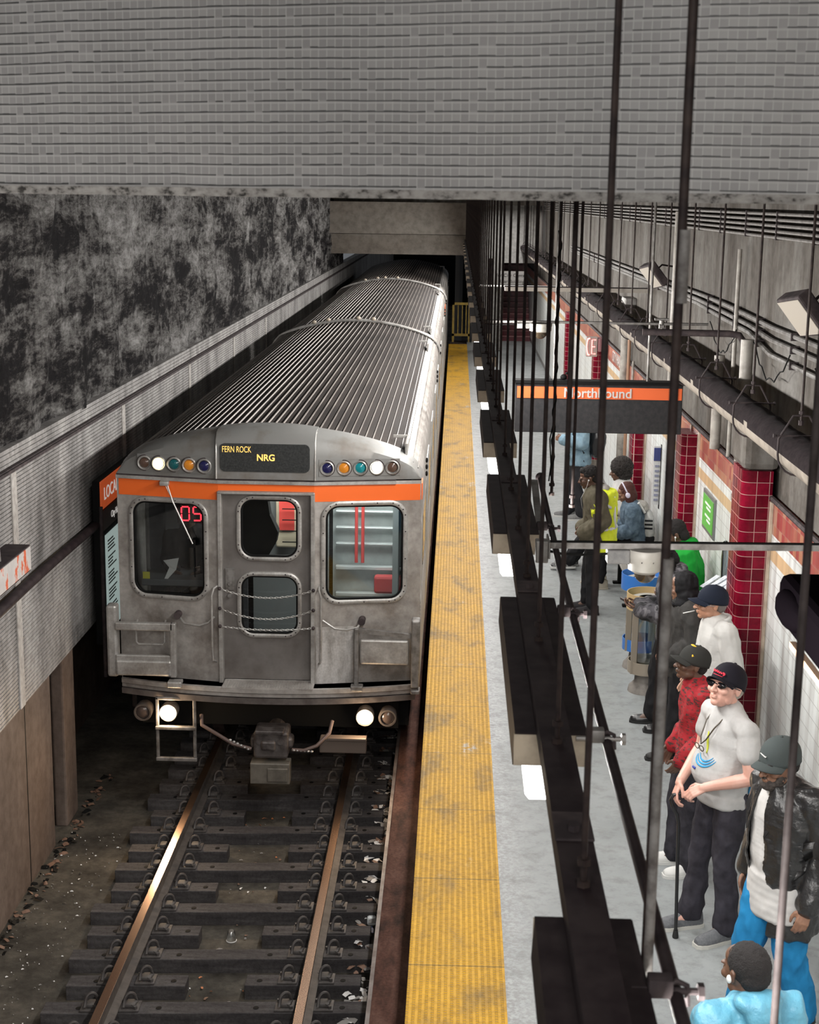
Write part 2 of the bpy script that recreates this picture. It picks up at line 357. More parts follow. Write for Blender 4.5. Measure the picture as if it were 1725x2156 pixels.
# ------------------------------------------------------------ the setting
struct(MB().box((.385, -3, -.35), (2.62, 51.5, 0)).build('floor', M_FLOOR, keep=True))
struct(MB().box((-4.6, -3, -1.75), (2.7, 90, -1.42)).build('trackbed_floor', M_DIRT, keep=True))
tag(MB().box((-.215, -3, -.06), (.385, 49.5, .006)).build('tactile_strip', M_TAC, keep=True), 'yellow bumpy tactile warning strip along the platform edge', 'tactile paving')
struct(MB().box((-.19, -3, -1.42), (2.62, 51.5, -.351)).box((-.19, -3, -.35), (.384, 51.5, -.061)).build('platform_base', m_conc('dark platform face', (.06,.045,.04), (.12,.085,.07), (.18,.14,.12), 2), keep=True))
struct(MB().box((-4.2, -6, 6.7), (3.2, 95, 6.9)).build('ceiling', M_CONC, keep=True))
# left wall: rough plaster above, ribbed cladding, piers and recesses below
def grid_wall(name, x, y0, y1, z0, z1, d, amp, material, fr=1.2):
    ny = int((y1-y0)/d); nz = int((z1-z0)/.12); vs_ = []; fs = []
    for i in range(ny+1):
        for k in range(nz+1):
            y = y0+(y1-y0)*i/ny; z = z0+(z1-z0)*k/nz
            h = noise.fractal(V((y*fr, z*fr*1.6, 3.1)), 1.0, 2.0, 5)*amp
            vs_.append((x+h, y, z))
    for i in range(ny):
        for k in range(nz):
            a = i*(nz+1)+k; fs.append((a, a+1, a+nz+2, a+nz+1))
    m = MB().add(vs_, fs); m.add([(x-.5, y0, z0), (x-.5, y1, z0), (x-.5, y1, z1), (x-.5, y0, z1)], [(0,1,2,3)])
    o = m.build(name, material, keep=True)
    return struct(o)
grid_wall('wall_left', -3.76, 5.5, 50, 2.60, 6.7, .14, .07, M_ROUGH)
prof = []
z = 2.44
while z > .36:
    prof += [(-3.70, z), (-3.70, z-.026), (-3.712, z-.028), (-3.712, z-.0345)]; z -= .036
prof += [(-3.70, z), (-3.70, z-.02), (-3.9, z-.02), (-3.9, 2.44)]
ZB = z-.02
struct(MB().prism(prof, 5, 90).build('wall_left_cladding', M_PANEL, keep=True))
prof = []
z = 2.62
for i in range(4): prof += [(-3.70, z), (-3.70, z-.03), (-3.712, z-.032), (-3.712, z-.04)]; z -= .042
prof += [(-3.9, 2.46), (-3.9, 2.62)]
struct(MB().prism(prof, 5, 90).build('trim_1', M_PANEL, keep=True))
tag(MB().box((-3.72, 5, 2.435), (-3.64, 90, 2.462)).box((-3.72, 5, 2.44), (-3.66, 90, 2.47)).build('wall_ledge', M_DARK2, keep=True), 'dark narrow ledge running along the top of the ribbed wall cladding', 'ledge')
struct(MB().box((-4.5, 4, -1.5), (-4.3, 90, ZB)).build('wall_left_recess', M_LOW, keep=True))
def pier(y0, y1, x=-3.74): return MB().bevbox((-4.31, y0, -1.45), (x, y1, ZB-.002), .03)
struct(MB().box((-3.741, 12.385, -1.4), (-3.737, 12.40, ZB-.01)).build('trim_4', M_BLACK, keep=True))
for y0, y1 in ((5, 13.25), (13.66, 14.08), (17.2, 17.8), (20.3, 20.9), (23.4, 24), (26.5, 27.1)):
    o = (pier(y0, y1) if y0 < 10 else MB().bevbox((-3.86, y0, -1.43), (-3.735, y1, ZB-.002), .02)).build('wall_pier', M_LOW); struct(o)
for i, y in enumerate((12.2, 16.4, 20.6, 24.8, 29)):
    tag(MB().bevbox((-3.705, y-.07, ZB), (-3.685, y+.07, 2.43), .006).build('cladding_joint_strip', m_conc('pale joint strip', (.30,.28,.26), (.40,.38,.36), (.48,.46,.45), 3)),
        ['pale cover strip over the cladding joint nearest the viewer, left of the train', 'pale cover strip over the second cladding joint, level with the train front', 'pale cover strip over the third cladding joint beside the train', 'pale cover strip over the fourth cladding joint beside the train', 'pale cover strip over the farthest cladding joint beside the train'][i], 'cover strip', 'joint strips on the left wall')
tag(MB().tube([(-3.62, y, 1.41+.012*math.sin(y*1.1)) for y in [5+.8*i for i in range(60)]], .045, 10).build('wall_pipe', M_DARK, smooth=True), 'thick dark pipe running along the middle of the left wall cladding', 'pipe')
# near tiled fascia beam, right end closer to the viewer
th = math.radians(16.7)
R = Matrix.Translation((0, 2.95, 4.70)) @ Matrix.Rotation(-th, 4, 'Z')
def fbuild(mb, name, m, z=0):
    me = bpy.data.meshes.new(name); me.from_pydata(mb.v, [], mb.f); me.materials.append(m); o = bpy.data.objects.new(name, me); COL.objects.link(o)
    o.matrix_world = R; o['kind'] = 'structure'; return o
fbuild(MB().box((-3.6, 0, .0165), (2.5, .12, 2.0)), 'wall_fascia', M_MOS)
lip = MB()
n = 300; ringsv = []
for i in range(n+1):
    x = -3.6+6.1*i/n; a = .0015*noise.noise(V((x*14, 0, 0)))+.0015*noise.noise(V((x*50, 3, 0)))
    ringsv.append([(x, -.004+a, a), (x, -.005+a*.6, .017), (x, .125, .017), (x, .125, 0)])
lip.loft(ringsv)
mm, nt, bb, out = newmat('chipped fascia edge'); q = N(nt); t = q.co()
c = q.ramp(q.noise(q.co((1,1,1.6)), 34, 5, .65), [(.36, (.03,.027,.024)), (.45, (.25,.235,.22)), (.6, (.36,.345,.325))])
q.lk(c, bb.inputs['Base Color']); bb.inputs['Roughness'].default_value = .8
fbuild(lip, 'trim_2', mm)
# far end over the tracks
struct(MB().box((-4.7, 44.6, 3.68), (.5, 46, 4.6)).build('far_beam_upper', M_CONCL, keep=True))
struct(MB().box((-4.7, 44.9, 3.08), (.5, 46, 3.66)).build('far_beam_lower', M_CONCL, keep=True))
struct(MB().box((-4.7, 45.4, 4.55), (3.2, 46, 6.7)).build('far_beam_top', M_CONC, keep=True))
struct(MB().box((-4.5, 88, -1.5), (3, 89, 6)).build('wall_far', M_BLACK, keep=True))
# right wall
struct(MB().box((2.55, -2, 0), (2.8, 58, 2.395)).build('wall_right', M_WT, keep=True))
struct(MB().box((2.60, -2, 2.40), (2.8, 58, 6.7)).build('wall_right_upper', M_CONC, keep=True))
m = MB()
m.tube([(2.545, y, 2.405) for y in (-2, 12, 13)], .022, 6).tube([(2.545, y, 2.405) for y in (13, 36, 58)], .022, 6)
struct(m.build('trim_3', M_DARK2, keep=True))
struct(MB().box((.55, 50.2, 2.66), (2.6, 50.6, 6.7)).box((.55, 50.2, 0), (1.55, 50.6, 2.66)).build('wall_far_platform', m_conc('pale far wall', (.36,.34,.32), (.46,.45,.43), (.5,.49,.48), 1.4), keep=True))
area('far_fill', (1.7, 48.2, 4.4), (0, 0, 0), .3, 1.2, 70, FIX_COL)  # added unseen fill lamp, brightens the far wall and stairs
# stairs rising at the far end
st = thing('staircase', 'dark red tiled staircase rising at the far end of the platform', 'stairs', (2.05, 52, 0))
m = MB(); nos = MB()
for i in range(17):
    m.box((1.55, 51+.3*i, 0), (2.54, 57, .17*(i+1))); nos.box((1.55, 50.99+.3*i, .17*(i+1)-.03), (2.54, 51.05+.3*i, .17*(i+1)+.006))
m.build('steps', mat('dark red stair tile', (.17,.02,.03), .4, 0, (.08,.02,.025), 6), st); tag(nos.build('nosing', mat('pale worn nosing', (.32,.15,.15), .5), st), 'paler worn stair nosings')
def far_board(name, x0, x1, z0, z1, y, rows, label):
    b = thing(name, label, 'sign', ((x0+x1)/2, y, z0)); MB().box((x0, y, z0), (x1, y+.04, z1)).build('board', mat('pale sign board', (.5,.48,.46), .5), b)
    for xx in (x0+.1, x1-.1): MB().cyl((xx, y+.02, z1), (xx, y+.02, 6.7), .01, n=8).build('hanging_rod', M_ROD, b)
    for r, s_ in enumerate(rows): text(s_, .16, mat('black sign ink', (.03,.03,.03), .5), ((x0+x1)/2, y-.005, z1-.14-.2*r), RF, b)
far_board('direction_sign', 1.35, 2.3, 1.96, 2.4, 50.0, ('for City Center', 'Rear Building'), 'pale direction sign with dark lettering in front of the far stairs')
for i, (x, z0, z1, l) in enumerate(((.98, 0, 2.9, 'slim dark grey column behind the hanging rods at the far end'), (1.30, 0, 2.0, 'short pale column left of the far stairs'))):
    tag(MB().bevbox((x, 47.5, z0), (x+.17, 47.7, z1), .02).build('steel_column', [M_DARK2, M_GREYM][i]), l, 'column')

# yellow gate closing the platform end
g = thing('end_gate', 'yellow railed gate closing the far end of the platform edge', 'gate', (.16, 50.3, 0))
YM = mat('yellow gate paint', (.50,.34,.06), .5, 0, (.3,.2,.06), 5)
MB().box((-.12, 50.3, 0), (-.05, 50.36, 1.32)).box((.42, 50.3, 0), (.47, 50.36, 1.32)).box((-.12, 50.3, 1.24), (.47, 50.36, 1.32)).box((-.12, 50.3, .2), (.47, 50.36, .28)).build('frame', YM, g)
for x in (.06, .2, .33): MB().box((x, 50.32, .28), (x+.03, 50.35, 1.24)).build('bar', YM, g)
# far tunnel uprights beyond the platform end
for i, (x, y) in enumerate(((-.05, 54), (.1, 58), (.02, 63), (.42, 53))):
    tag(MB().box((x, y, -1.4), (x+.14, y+.2, 3)).build('tunnel_column', mat('grey tunnel column', (.30,.30,.31), .6)), 'thin pale upright in the dark tunnel beyond the platform end', 'column', 'uprights in the dark tunnel')

# red tiled pilasters
for i, (y, xw, w, zt) in enumerate(((11.72, 2.31, .5, 2.62), (15.35, 2.37, .45, 2.35), (19.6, 2.38, .45, 2.35), (25.62, 2.38, .45, 2.35), (32.3, 2.38, .45, 2.35))):
    lb = ['tall dark red tiled pilaster with rounded corner, the nearest one', 'dark red tiled pilaster behind the man in the green hoodie', 'dark red tiled pilaster behind the seated pair', 'dark red tiled pilaster beside the glowing red neon sign', 'farthest dark red tiled pilaster on the right wall'][i]
    p = thing('pilaster', lb, 'pilaster', (2.45, y+w/2, 0), 'red tiled pilasters')
    poly = []
    r = .07
    for k in range(7): a = PI+PI/2*k/6; poly.append((xw+r+r*math.cos(a), y+r+r*math.sin(a)))
    poly += [(2.549, y), (2.549, y+w)]
    for k in range(7): a = PI/2+PI/2*k/6; poly.append((xw+r+r*math.cos(a), y+w-r+r*math.sin(a)))
    def col(z0, z1, grow=0):
        c = V((2.549, y+w/2)); q_ = [((x-c.x)*(1+grow)+c.x, (yy-c.y)*(1+grow)+c.y) for x, yy in poly]
        return MB().loft([[(x, yy, z0) for x, yy in q_], [(x, yy, z1) for x, yy in q_]])
    o = col(.3, zt).build('tile_shaft', M_RT, p, True)
    # tile pattern measured from the wall line: shift the mesh so that object space equals world space
    for v in o.data.vertices: v.co += wloc(p)
    o.location = -wloc(p)
    tag(col(.12, .3, .02).build('plinth', m_conc('worn plinth', (.07,.06,.05), (.16,.14,.12), (.22,.2,.18), 6), p), 'rough grey plinth band'); col(0, .12, .01).build('base', M_BLACK, p)
    for ya in (y-.07, y+w+.003): tag(MB().box((2.53, ya, .1), (2.549, ya+.067, 2.38)).build('edge_trim', mat('tan edge tile', (.50,.42,.33), .4, 0, (.33,.26,.2), 5, coord='Object'), p), 'pale tan edge tiles')
    if i == 0:
        o = MB().bevbox((2.30, y-.02, 2.621), (2.598, y+w+.02, 2.99), .06).build('wall_pier', M_CONC); struct(o)
# round concrete column and small vertical pipes on the right wall
def vpipe(name, x, y, r, z0, z1, m_, label, grp=None):
    return tag(MB().cyl((x, y, z0), (x, y, z1), r, n=16).build(name, m_, smooth=True), label, 'pipe', grp)
M_PIPEG = mat('painted grey pipe', (.33,.31,.28), .5, .1, (.18,.16,.14), 6)
p = thing('drain_pipe', 'thick grey drain pipe standing left of the nearest red pilaster', 'pipe', (2.46, 12.65, 0))
MB().cyl((2.46, 12.65, 1.56), (2.46, 12.65, 3.58), .055, n=16).build('pipe', M_PIPEG, p, True)
for z in (1.75, 2.2, 3.2): MB().cyl((2.46, 12.65, z), (2.46, 12.65, z+.05), .064, n=16).build('collar', M_PIPEG, p, True)
for i, (x, y, r, z0, z1, l) in enumerate(((2.49, 14.1, .05, 2.41, 3.3, 'short grey pipe behind the right end of the hanging sign'), (2.50, 22.0, .07, .2, 3.3, 'grey pipe left of the glowing neon sign'),
    (2.50, 21.5, .025, .2, 3.1, 'thin brown conduit beside the grey pipe by the neon sign'), (2.52, 21.1, .02, .2, 2.5, 'thin pale conduit beside the neon sign'), (2.53, 17.4, .05, 2.42, 4.6, 'pale vertical pipe high on the right wall above the sign'), (2.53, 13.6, .02, 2.42, 4.3, 'thin conduit rising high on the stained concrete wall'),
    (2.5, 9.6, .06, 2.42, 3.6, 'grey pipe on the upper wall right of the nearest pilaster'))):
    vpipe('vertical_pipe', x, y, r, z0, z1, M_PIPEG if i != 2 else mat('brown conduit', (.28,.16,.10), .5), l)
# conduit runs high on the right wall
for i in range(5):
    z = 4.62-.046*i
    c = thing('wall_conduit', 'pale conduit high on the right wall, %s of the stacked five' % ['topmost', 'second', 'middle', 'fourth', 'lowest'][i], 'conduit', (2.56, 20, z), 'stacked conduits on the upper wall')
    MB().tube([(2.565, 4, z), (2.565, 58, z)], .014, 8).build('pipe', mat('pale dusty conduit', (.17,.16,.15), .6, 0, (.09,.08,.075), 8, spec=.2), c, True)
    for k in range(16): MB().box((2.545, 7+1.3*k, z-.02), (2.60, 7.03+1.3*k, z+.02)).build('strap', M_DARK2, c)
for i, (zs, l) in enumerate((([3.76,3.74,3.72,3.70], 'dark conduit bending along the middle of the upper wall, uppermost'), ([3.70,3.66,3.62,3.62], 'dark conduit bending along the upper wall, middle one'), ([3.66,3.60,3.50,3.36], 'dark conduit bending along the upper wall, lowest one'))):
    pts = [(2.56, 34, zs[0]-.05), (2.56, 22, zs[0]-.02), (2.56, 16, zs[0]), (2.56, 14.4, zs[1]+.02), (2.56, 13.1, zs[1]), (2.56, 12.2, zs[2]), (2.56, 10.5, zs[2]), (2.56, 9.2, zs[3]+.05), (2.56, 4, zs[3]+.05)]
    c = thing('wall_conduit', l, 'conduit', (2.56, 16, zs[0]), 'bent conduits on the upper wall')
    MB().tube(pts, .02, 8).build('pipe', M_GREYM, c, True)
    for k in range(0, 8): a, b = V(pts[k]), V(pts[k+1]); p_ = (a+b)/2; MB().box((2.53, p_.y-.012, p_.z-.03), (2.60, p_.y+.012, p_.z+.03)).build('strap', M_DARK2, c)
for i in range(3):
    tag(MB().tube([(2.5, 9+2.2*i+.1*k, 3.58-.25*math.sin(PI*k/14)+.02*math.sin(k*2+i)) for k in range(15)], .006, 5).build('loose_cable', M_BLACK, smooth=True), ['loose dark cable sagging below the conduits, nearest', 'loose dark cable sagging below the conduits, middle', 'loose dark cable sagging below the conduits, farthest'][i], 'cable', 'sagging cables')
# horizontal dark pipe crossing to an elbow
p = thing('cross_pipe', 'dark horizontal pipe with a valve reaching the wall above the sign', 'pipe', (2.2, 12.9, 3.58))
MB().tube([(1.62, 13.0, 3.60), (2.36, 12.95, 3.60), (2.44, 12.93, 3.59), (2.47, 12.9, 3.54), (2.47, 12.65, 3.5)], .03, 10).build('pipe', M_DARK2, p, True)
MB().cyl((1.78, 13, 3.60), (1.78, 13, 3.70), .02).cyl((1.72, 13, 3.71), (1.84, 13, 3.71), .012).cyl((1.76, 13, 3.65), (1.80, 13, 3.65), .026).build('valve', M_GREYM, p, True)
# flood lamps tilted off the wall
for i, (y, z) in enumerate(((18.1, 3.85), (10.2, 3.98))):
    f = thing('flood_lamp', ['boxy tilted flood lamp on the upper wall above the hanging sign', 'boxy tilted flood lamp on the upper wall at the right edge'][i], 'lamp', (2.45, y, z-.15), 'flood lamps')
    rot = Matrix.Translation((2.36, y, z)) @ Matrix.Rotation(math.radians(-38), 4, 'Y') @ Matrix.Rotation(math.radians(12), 4, 'Z')
    MB().bevbox((-.05, -.2, -.16), (.05, .2, .16), .015).xf(rot).build('housing', M_DARK2, f)
    tag(MB().box((-.056, -.18, -.14), (-.051, .18, .14)).xf(rot).build('face_plate', mat('pale lamp face', (.36,.33,.29), .4), f), 'pale front plate')
    MB().tube([(2.6, y, z+.1), (2.45, y, z+.12), (2.38, y, z+.05)], .012, 6).build('bracket', M_DARK, f)
b = thing('junction_box', 'grey metal junction box on the upper wall under the conduits', 'box', (2.55, 22, 3.05)); MB().bevbox((2.44, 21.7, 3.05), (2.6, 22.2, 3.34), .01).build('body', M_GREYM, b); MB().box((2.435, 21.72, 3.07), (2.44, 22.18, 3.32)).build('lid', M_GREYM, b)

# ------------------------------------------------------------ track
tie0 = None; ti = 0; y = 14.92
TM = M_TIE
def clip(x, y, side, parent):
    m = MB()
    m.bevbox((x-.075, y-.075, -1.30), (x+.075, y+.075, -1.283), .004)
    m.bevbox((x-.03, y-.045, -1.283), (x+.045*1, y+.045, -1.25), .01)
    m.cyl((x+.05, y-.05, -1.283), (x+.05, y-.05, -1.26), .014, n=6).cyl((x-.055, y+.05, -1.283), (x-.055, y+.05, -1.26), .014, n=6)
    pts = [(x-.04, y-.05, -1.27)]
    for k in range(9): a = PI*k/8; pts.append((x-.03*math.cos(a)*1.2, y-.03+.06*k/8, -1.235+.055*math.sin(a)))
    pts += [(x+.045, y+.03, -1.265), (x+.02, y-.045, -1.262)]
    m.tube(pts, .0125, 7)
    return m.build('rail_clip', M_RAIL2, parent, True)
M_RAIL2 = mat('dusty cast clip', (.085,.078,.075), .65, .2, (.05,.042,.04), 14)
def make_tie(kind, y, label):
    grp = 'cross ties under the rails' if kind == 'long' else 'short tie blocks under the rails'
    o = thing('cross_tie' if kind == 'long' else 'tie_block', label, 'railway tie', (-1.76, y, -1.45), grp)
    if kind == 'long': spans = [(-3.0, -.56)]
    elif kind == 'left': spans = [(-2.95, -2.03)]
    else: spans = [(-1.51, -.61)]
    for a, b in spans:
        m = MB().bevbox((a, y-.085, -1.46), (b, y+.085, -1.30), .006); m.build('timber', TM, o)
        for hx in (-2.73, -2.13, -1.40, -.75):
            if a < hx < b: MB().cyl((hx, y-.01, -1.2995), (hx, y-.01, -1.297), .022, n=14).build('bolt_hole', M_BLACK, o)
        for rx in (-2.49, -1.035):
            if a < rx < b:
                clip(rx-.145, y, -1, o); clip(rx+.145, y, 1, o)
    # slightly skewed, as laid
    for c in kids(o):
        for v in c.data.vertices: v.co.y += (v.co.x)*.06
    return o
long0 = make_tie('long', 11.0, 'long weathered grey wooden tie crossing under both running rails'); left0 = make_tie('left', 11.4, 'short grey tie block under the left rail only'); right0 = make_tie('right', 11.4, 'short grey tie block under the right rail only')
bpy.context.view_layer.update()
ORD = ['nearest to', 'second from', 'third from', 'fourth from', 'fifth from', 'sixth from']
def tlab(kind, k):
    i = k+1
    if k > 4: return {'long': 'full length grey tie hidden in the dark under the train', 'left': 'left tie block in the dark under the train', 'right': 'right tie block in the dark under the train'}[kind]
    if k < -1: return {'long': 'full length grey tie below the picture', 'left': 'left tie block below the picture', 'right': 'right tie block below the picture'}[kind]
    return {'long': 'full length grey wooden tie under both rails, %s the bottom edge', 'left': 'short tie block under the left rail, %s the bottom edge', 'right': 'short tie block under the right rail, %s the bottom edge'}[kind] % ORD[i]
for k in range(-5, 12):
    for kind, r_, dx in (('long', long0, .04), ('left', left0, .05), ('right', right0, .04)):
        o = r_ if k == 0 else dup(r_, (random.uniform(-dx, dx), .81*k, 0))
        o['label'] = tlab(kind, k)
def rail(x, label):
    r = thing('running_rail', label, 'rail', (x, 20, -1.28), 'running rails')
    base = [(-.07,-1.28),(.07,-1.28),(.07,-1.268),(.012,-1.25),(.012,-1.145),(.033,-1.13),(.034,-1.104),(-.034,-1.104),(-.033,-1.13),(-.012,-1.145),(-.012,-1.25),(-.07,-1.268)]
    MB().prism([(x+a, z) for a, z in base], 3, 60).build('rail_body', M_RAIL, r)
    tag(MB().bevbox((x-.034, 3, -1.1045), (x+.034, 60, -1.10), .002).build('rail_head', M_RAILTOP, r), 'polished coppery running surface')
rail(-2.49, 'left running rail with a shiny worn head reflecting the headlight'); rail(-1.035, 'right running rail with a shiny worn head nearer the platform')
# board beside the platform wall
t3 = thing('cover_board', 'dirty brown cover board with a steel edge below the platform', 'cover board', (-.4, 20, -1.4))
MB().box((-.50, 3, -.93), (-.20, 50, -.86)).build('board', m_conc('rusty brown grime', (.03,.018,.015), (.085,.04,.03), (.13,.07,.055), 7, (1,.35,1), .9, .9), t3)
tag(MB().box((-.53, 3, -1.0), (-.50, 50, -.85)).build('edge_angle', mat('worn grey edge steel', (.16,.14,.135), .55, .4, (.08,.06,.055), 6), t3), 'worn grey steel edge')
for k in range(16): MB().box((-.48, 3.5+3*k, -1.42), (-.42, 3.58+3*k, -.93)).build('bracket', M_DARK, t3)
# litter
def scraps(n, xr, yr, z, cols, name, label, size=(.012, .05)):
    m = MB(); mi = []
    for i in range(n):
        x = random.uniform(*xr); y = random.uniform(*yr); s = random.uniform(*size); a = random.uniform(0, PI)
        M = Matrix.Translation((x, y, z+random.uniform(0, .012))) @ Matrix.Rotation(a, 4, 'Z') @ Matrix.Rotation(random.uniform(-.5,.5), 4, 'X')
        l = s*random.uniform(.3, 1.5)
        pts = [(-l, -s*.4, 0), (0, -s*.5, s*.3*random.random()), (l, -s*.3, 0), (l*.8, s*.4, s*.2), (0, s*.5, .006+s*.35*random.random()), (-l, s*.35, .004)]
        mm_ = MB().add(pts+[(p[0], p[1], p[2]-.002) for p in pts], [(0,1,4,5), (1,2,3,4), (11,10,7,6), (10,9,8,7), (0,6,7,1), (1,7,8,2), (2,8,9,3), (3,9,10,4), (4,10,11,5), (5,11,6,0)])
        mm_.xf(M); m.add(mm_.v, mm_.f); mi += [i % len(cols)]*10
    o = m.build(name, cols[0])
    for c in cols[1:]: o.data.materials.append(c)
    o.data.polygons.foreach_set('material_index', mi)
    return tag(o, label, 'litter', kind='stuff')
LC = [mat('litter white', (.62,.61,.60), .6), mat('litter grey', (.18,.17,.16), .7), mat('litter brown', (.16,.09,.06), .7), mat('litter orange', (.45,.16,.06), .6), mat('litter blue', (.10,.16,.35), .6)]
scraps(520, (-.74, -.57), (7, 17), -1.36, LC[:2]+LC[:1]+[LC[2], LC[1]], 'litter', 'bright scraps of litter along the track beside the platform', (.018, .06))
scraps(14, (-.66, -.55), (8, 18), -1.38, LC[3:], 'litter', 'coloured wrappers among the litter beside the cover board', (.02, .05))
scraps(120, (-2.0, -1.52), (8, 14), -1.415, [LC[0], LC[1], LC[2], LC[3]], 'litter', 'small scraps and butts between the rails', (.005, .022))
scraps(260, (-3.7, -3.05), (8, 13.5), -1.417, [LC[0], LC[0], LC[1]], 'litter', 'tiny pale specks strewn on the dirt left of the track', (.003, .011))
scraps(200, (-3.72, -3.58), (8, 15), -1.417, [M_BLACK, LC[2]], 'dirt_clump', 'dark clumps of muck along the foot of the left wall', (.01, .05))
cup = thing('plastic_cup', 'clear upturned plastic cup lying between the rails', 'cup', (-1.78, 11.45, -1.42)); MB().lathe([(.042, 0), (.030, .09), (.028, .092)], (-1.78, 11.45, -1.42)).build('body', glass('cloudy plastic', (.7,.72,.72), .6, .2), cup, True); MB().lathe([(.044, 0), (.046, .004), (.044, .008)], (-1.78, 11.45, -1.42)).build('rim', LC[0], cup)
tag(MB().bevbox((-.66, 11.75, -1.41), (-.58, 11.95, -1.33), .02).build('crushed_bottle', mat('white plastic bottle', (.6,.62,.62), .3)), 'white crushed bottle with blue cap beside the right tie ends', 'bottle')

# ------------------------------------------------------------ hanging light row, channel, rods
def make_fixture(y0):
    f = thing('fluorescent_fixture', '', 'light fixture', (.242, y0+.61, 3.31), 'row of hanging fluorescent fixtures')
    x0, x1 = .158, .326; y1 = y0+1.22
    m = MB().box((x0, y0, 3.474), (x1, y1, 3.48)).add([(x0,y0,3.478),(x0,y1,3.478),(x0-.004,y1,3.40),(x0-.004,y0,3.40),(x0+.003,y0,3.478),(x0+.003,y1,3.478),(x0,y1,3.40),(x0,y0,3.40)], [(0,1,2,3),(4,7,6,5),(0,4,5,1),(3,2,6,7),(0,3,7,4),(1,5,6,2)])
    m.box((x1-.003, y0, 3.40), (x1+.002, y1, 3.478)); m.build('housing', M_DARK, f)
    for ye in (y0, y1): tag(MB().box((x0-.002, ye-.004, 3.40), (x1+.002, ye+.004, 3.476)).build('end_plate', M_CREAM, f), 'cream painted end plate')
    MB().box((x0, y0+.004, 3.40), (x1, y1-.004, 3.408)).build('reflector', M_CREAM, f)
    poly = [(.182, 3.40), (.186, 3.325), (.196, 3.312), (.288, 3.312), (.298, 3.325), (.302, 3.40)]
    tag(MB().prism(poly, y0+.006, y1-.006).build('diffuser', M_LENS, f), 'glowing white diffuser')
    return f
fx0 = make_fixture(FIX_Y[3])
NB = [None]*2
for i, y in enumerate(FIX_Y):
    d = i-3
    o = fx0 if d == 0 else dup(fx0, (0, y-FIX_Y[3], 0))
    k = i-2
    o['label'] = {0: 'dark topped fluorescent fixture at the bottom edge, nearest the viewer', 1: 'second nearest hanging fluorescent fixture, beside the diagonal conduit joint', 2: 'third hanging fluorescent fixture from the viewer, by the dome camera bar', 3: 'fourth hanging fluorescent fixture from the viewer, left of the orange sign', 4: 'fifth hanging fluorescent fixture from the viewer', 5: 'sixth hanging fluorescent fixture from the viewer', 6: 'seventh hanging fluorescent fixture from the viewer', 7: 'eighth hanging fluorescent fixture from the viewer', 8: 'ninth hanging fluorescent fixture from the viewer'}.get(k, 'small distant hanging fluorescent fixture with cream end plates' if k > 8 else 'hanging fluorescent fixture below the viewpoint')
    area('fixture_light', (.242, y+.61, 3.305), (0, 0, 0), .11, 1.18, FIX_POWER, FIX_COL)
    if y > 0:
        area('fixture_side_light', (.312, y+.61, 3.357), (0, -PI/2+.12, 0), .08, 1.18, SIDE_POWER, FIX_COL); area('fixture_side_light', (.172, y+.61, 3.357), (0, PI/2-.12, 0), .08, 1.18, SIDE_POWER, FIX_COL)
for k, i in enumerate(FIX_Y[:0]): pass
ch = thing('support_channel', 'long dark steel channel carrying the row of hanging light fixtures', 'channel', (.242, 10, 3.48))
MB().box((.207, -2, 3.481), (.277, 52, 3.488)).box((.207, -2, 3.488), (.213, 52, 3.53)).box((.271, -2, 3.488), (.277, 52, 3.53)).box((.213, -2, 3.524), (.271, 52, 3.53)).build('channel_body', M_DARK, ch)
for k in range(12):
    y = 2.6+1.8*k; MB().bevbox((.205, y, 3.53), (.279, y+.13, 3.536), .003).cyl((.242, y+.04, 3.53), (.242, y+.04, 3.548), .012, n=6).build('splice_plate', M_DARK2, ch)
rodn = 0
def make_rod(x, y, z0, z1, r=.0058, label='', name='hanger_rod', grp='threaded hanger rods of the light row'):
    o = thing(name, label, 'rod', (x, y, z0), grp)
    MB().cyl((x, y, z0), (x, y, z1), r, n=8).build('rod', M_ROD, o, True)
    for dz in (0, .04): MB().cyl((x, y, z0+dz), (x, y, z0+dz+.012), .013, n=6).build('nut', M_ROD, o)
    return o
r0 = make_rod(.242, 3.12, 3.53, 6.7, label='first hanger rod behind the tiled fascia, ending on the second nearest light fixture')
ys = [3.9, 4.6, 5.3, 6.05, 6.9, 7.9, 8.55]; y = 9.3
while y < 44: ys.append(y); y += .78
for k, y in enumerate(ys):
    W_ = ['second', 'third', 'fourth', 'fifth', 'sixth', 'seventh', 'eighth', 'ninth', 'tenth', 'eleventh', 'twelfth']
    l = ['second hanger rod from the viewer, left of the sign edge', 'third hanger rod from the viewer in the light row', 'fourth hanger rod from the viewer in the light row', 'fifth hanger rod from the viewer in the light row'][k] if k < 4 else '%s hanger rod behind the fascia in the light row, counted from the viewer' % W_[k] if k < 11 else 'thin dark rod in the dense far rank above the light row'
    dup(r0, (0, y-3.12, 0), l)
o = make_rod(.242, 2.42, 3.53, 6.7, .006, 'dark hanger rod crossing the tiled fascia, left of the two')
o = thing('hanger_rod', 'thicker blotchy rod crossing the tiled fascia, right of the two', 'rod', (.339, 2.3, 3.0), 'threaded hanger rods of the light row')
MB().cyl((.339, 2.3, 3.1), (.339, 2.3, 6.7), .0075, n=10).build('rod', M_ROD, o, True)
tag(MB().cyl((.343, 2.296, 4.55), (.343, 2.296, 4.66), .0085, n=10).cyl((.343, 2.296, 3.35), (.343, 2.296, 4.15), .0085, n=10).build('sleeve', mat('dull grey sleeve', (.20,.19,.18), .6, 0, (.07,.06,.055), 25), o, True), 'dull grey sleeve pieces')
o = thing('hanger_rod', 'blurred rod at the far right passing in front of the leather jacket', 'rod', (.60, 2.4, 2.6), 'threaded hanger rods of the light row')
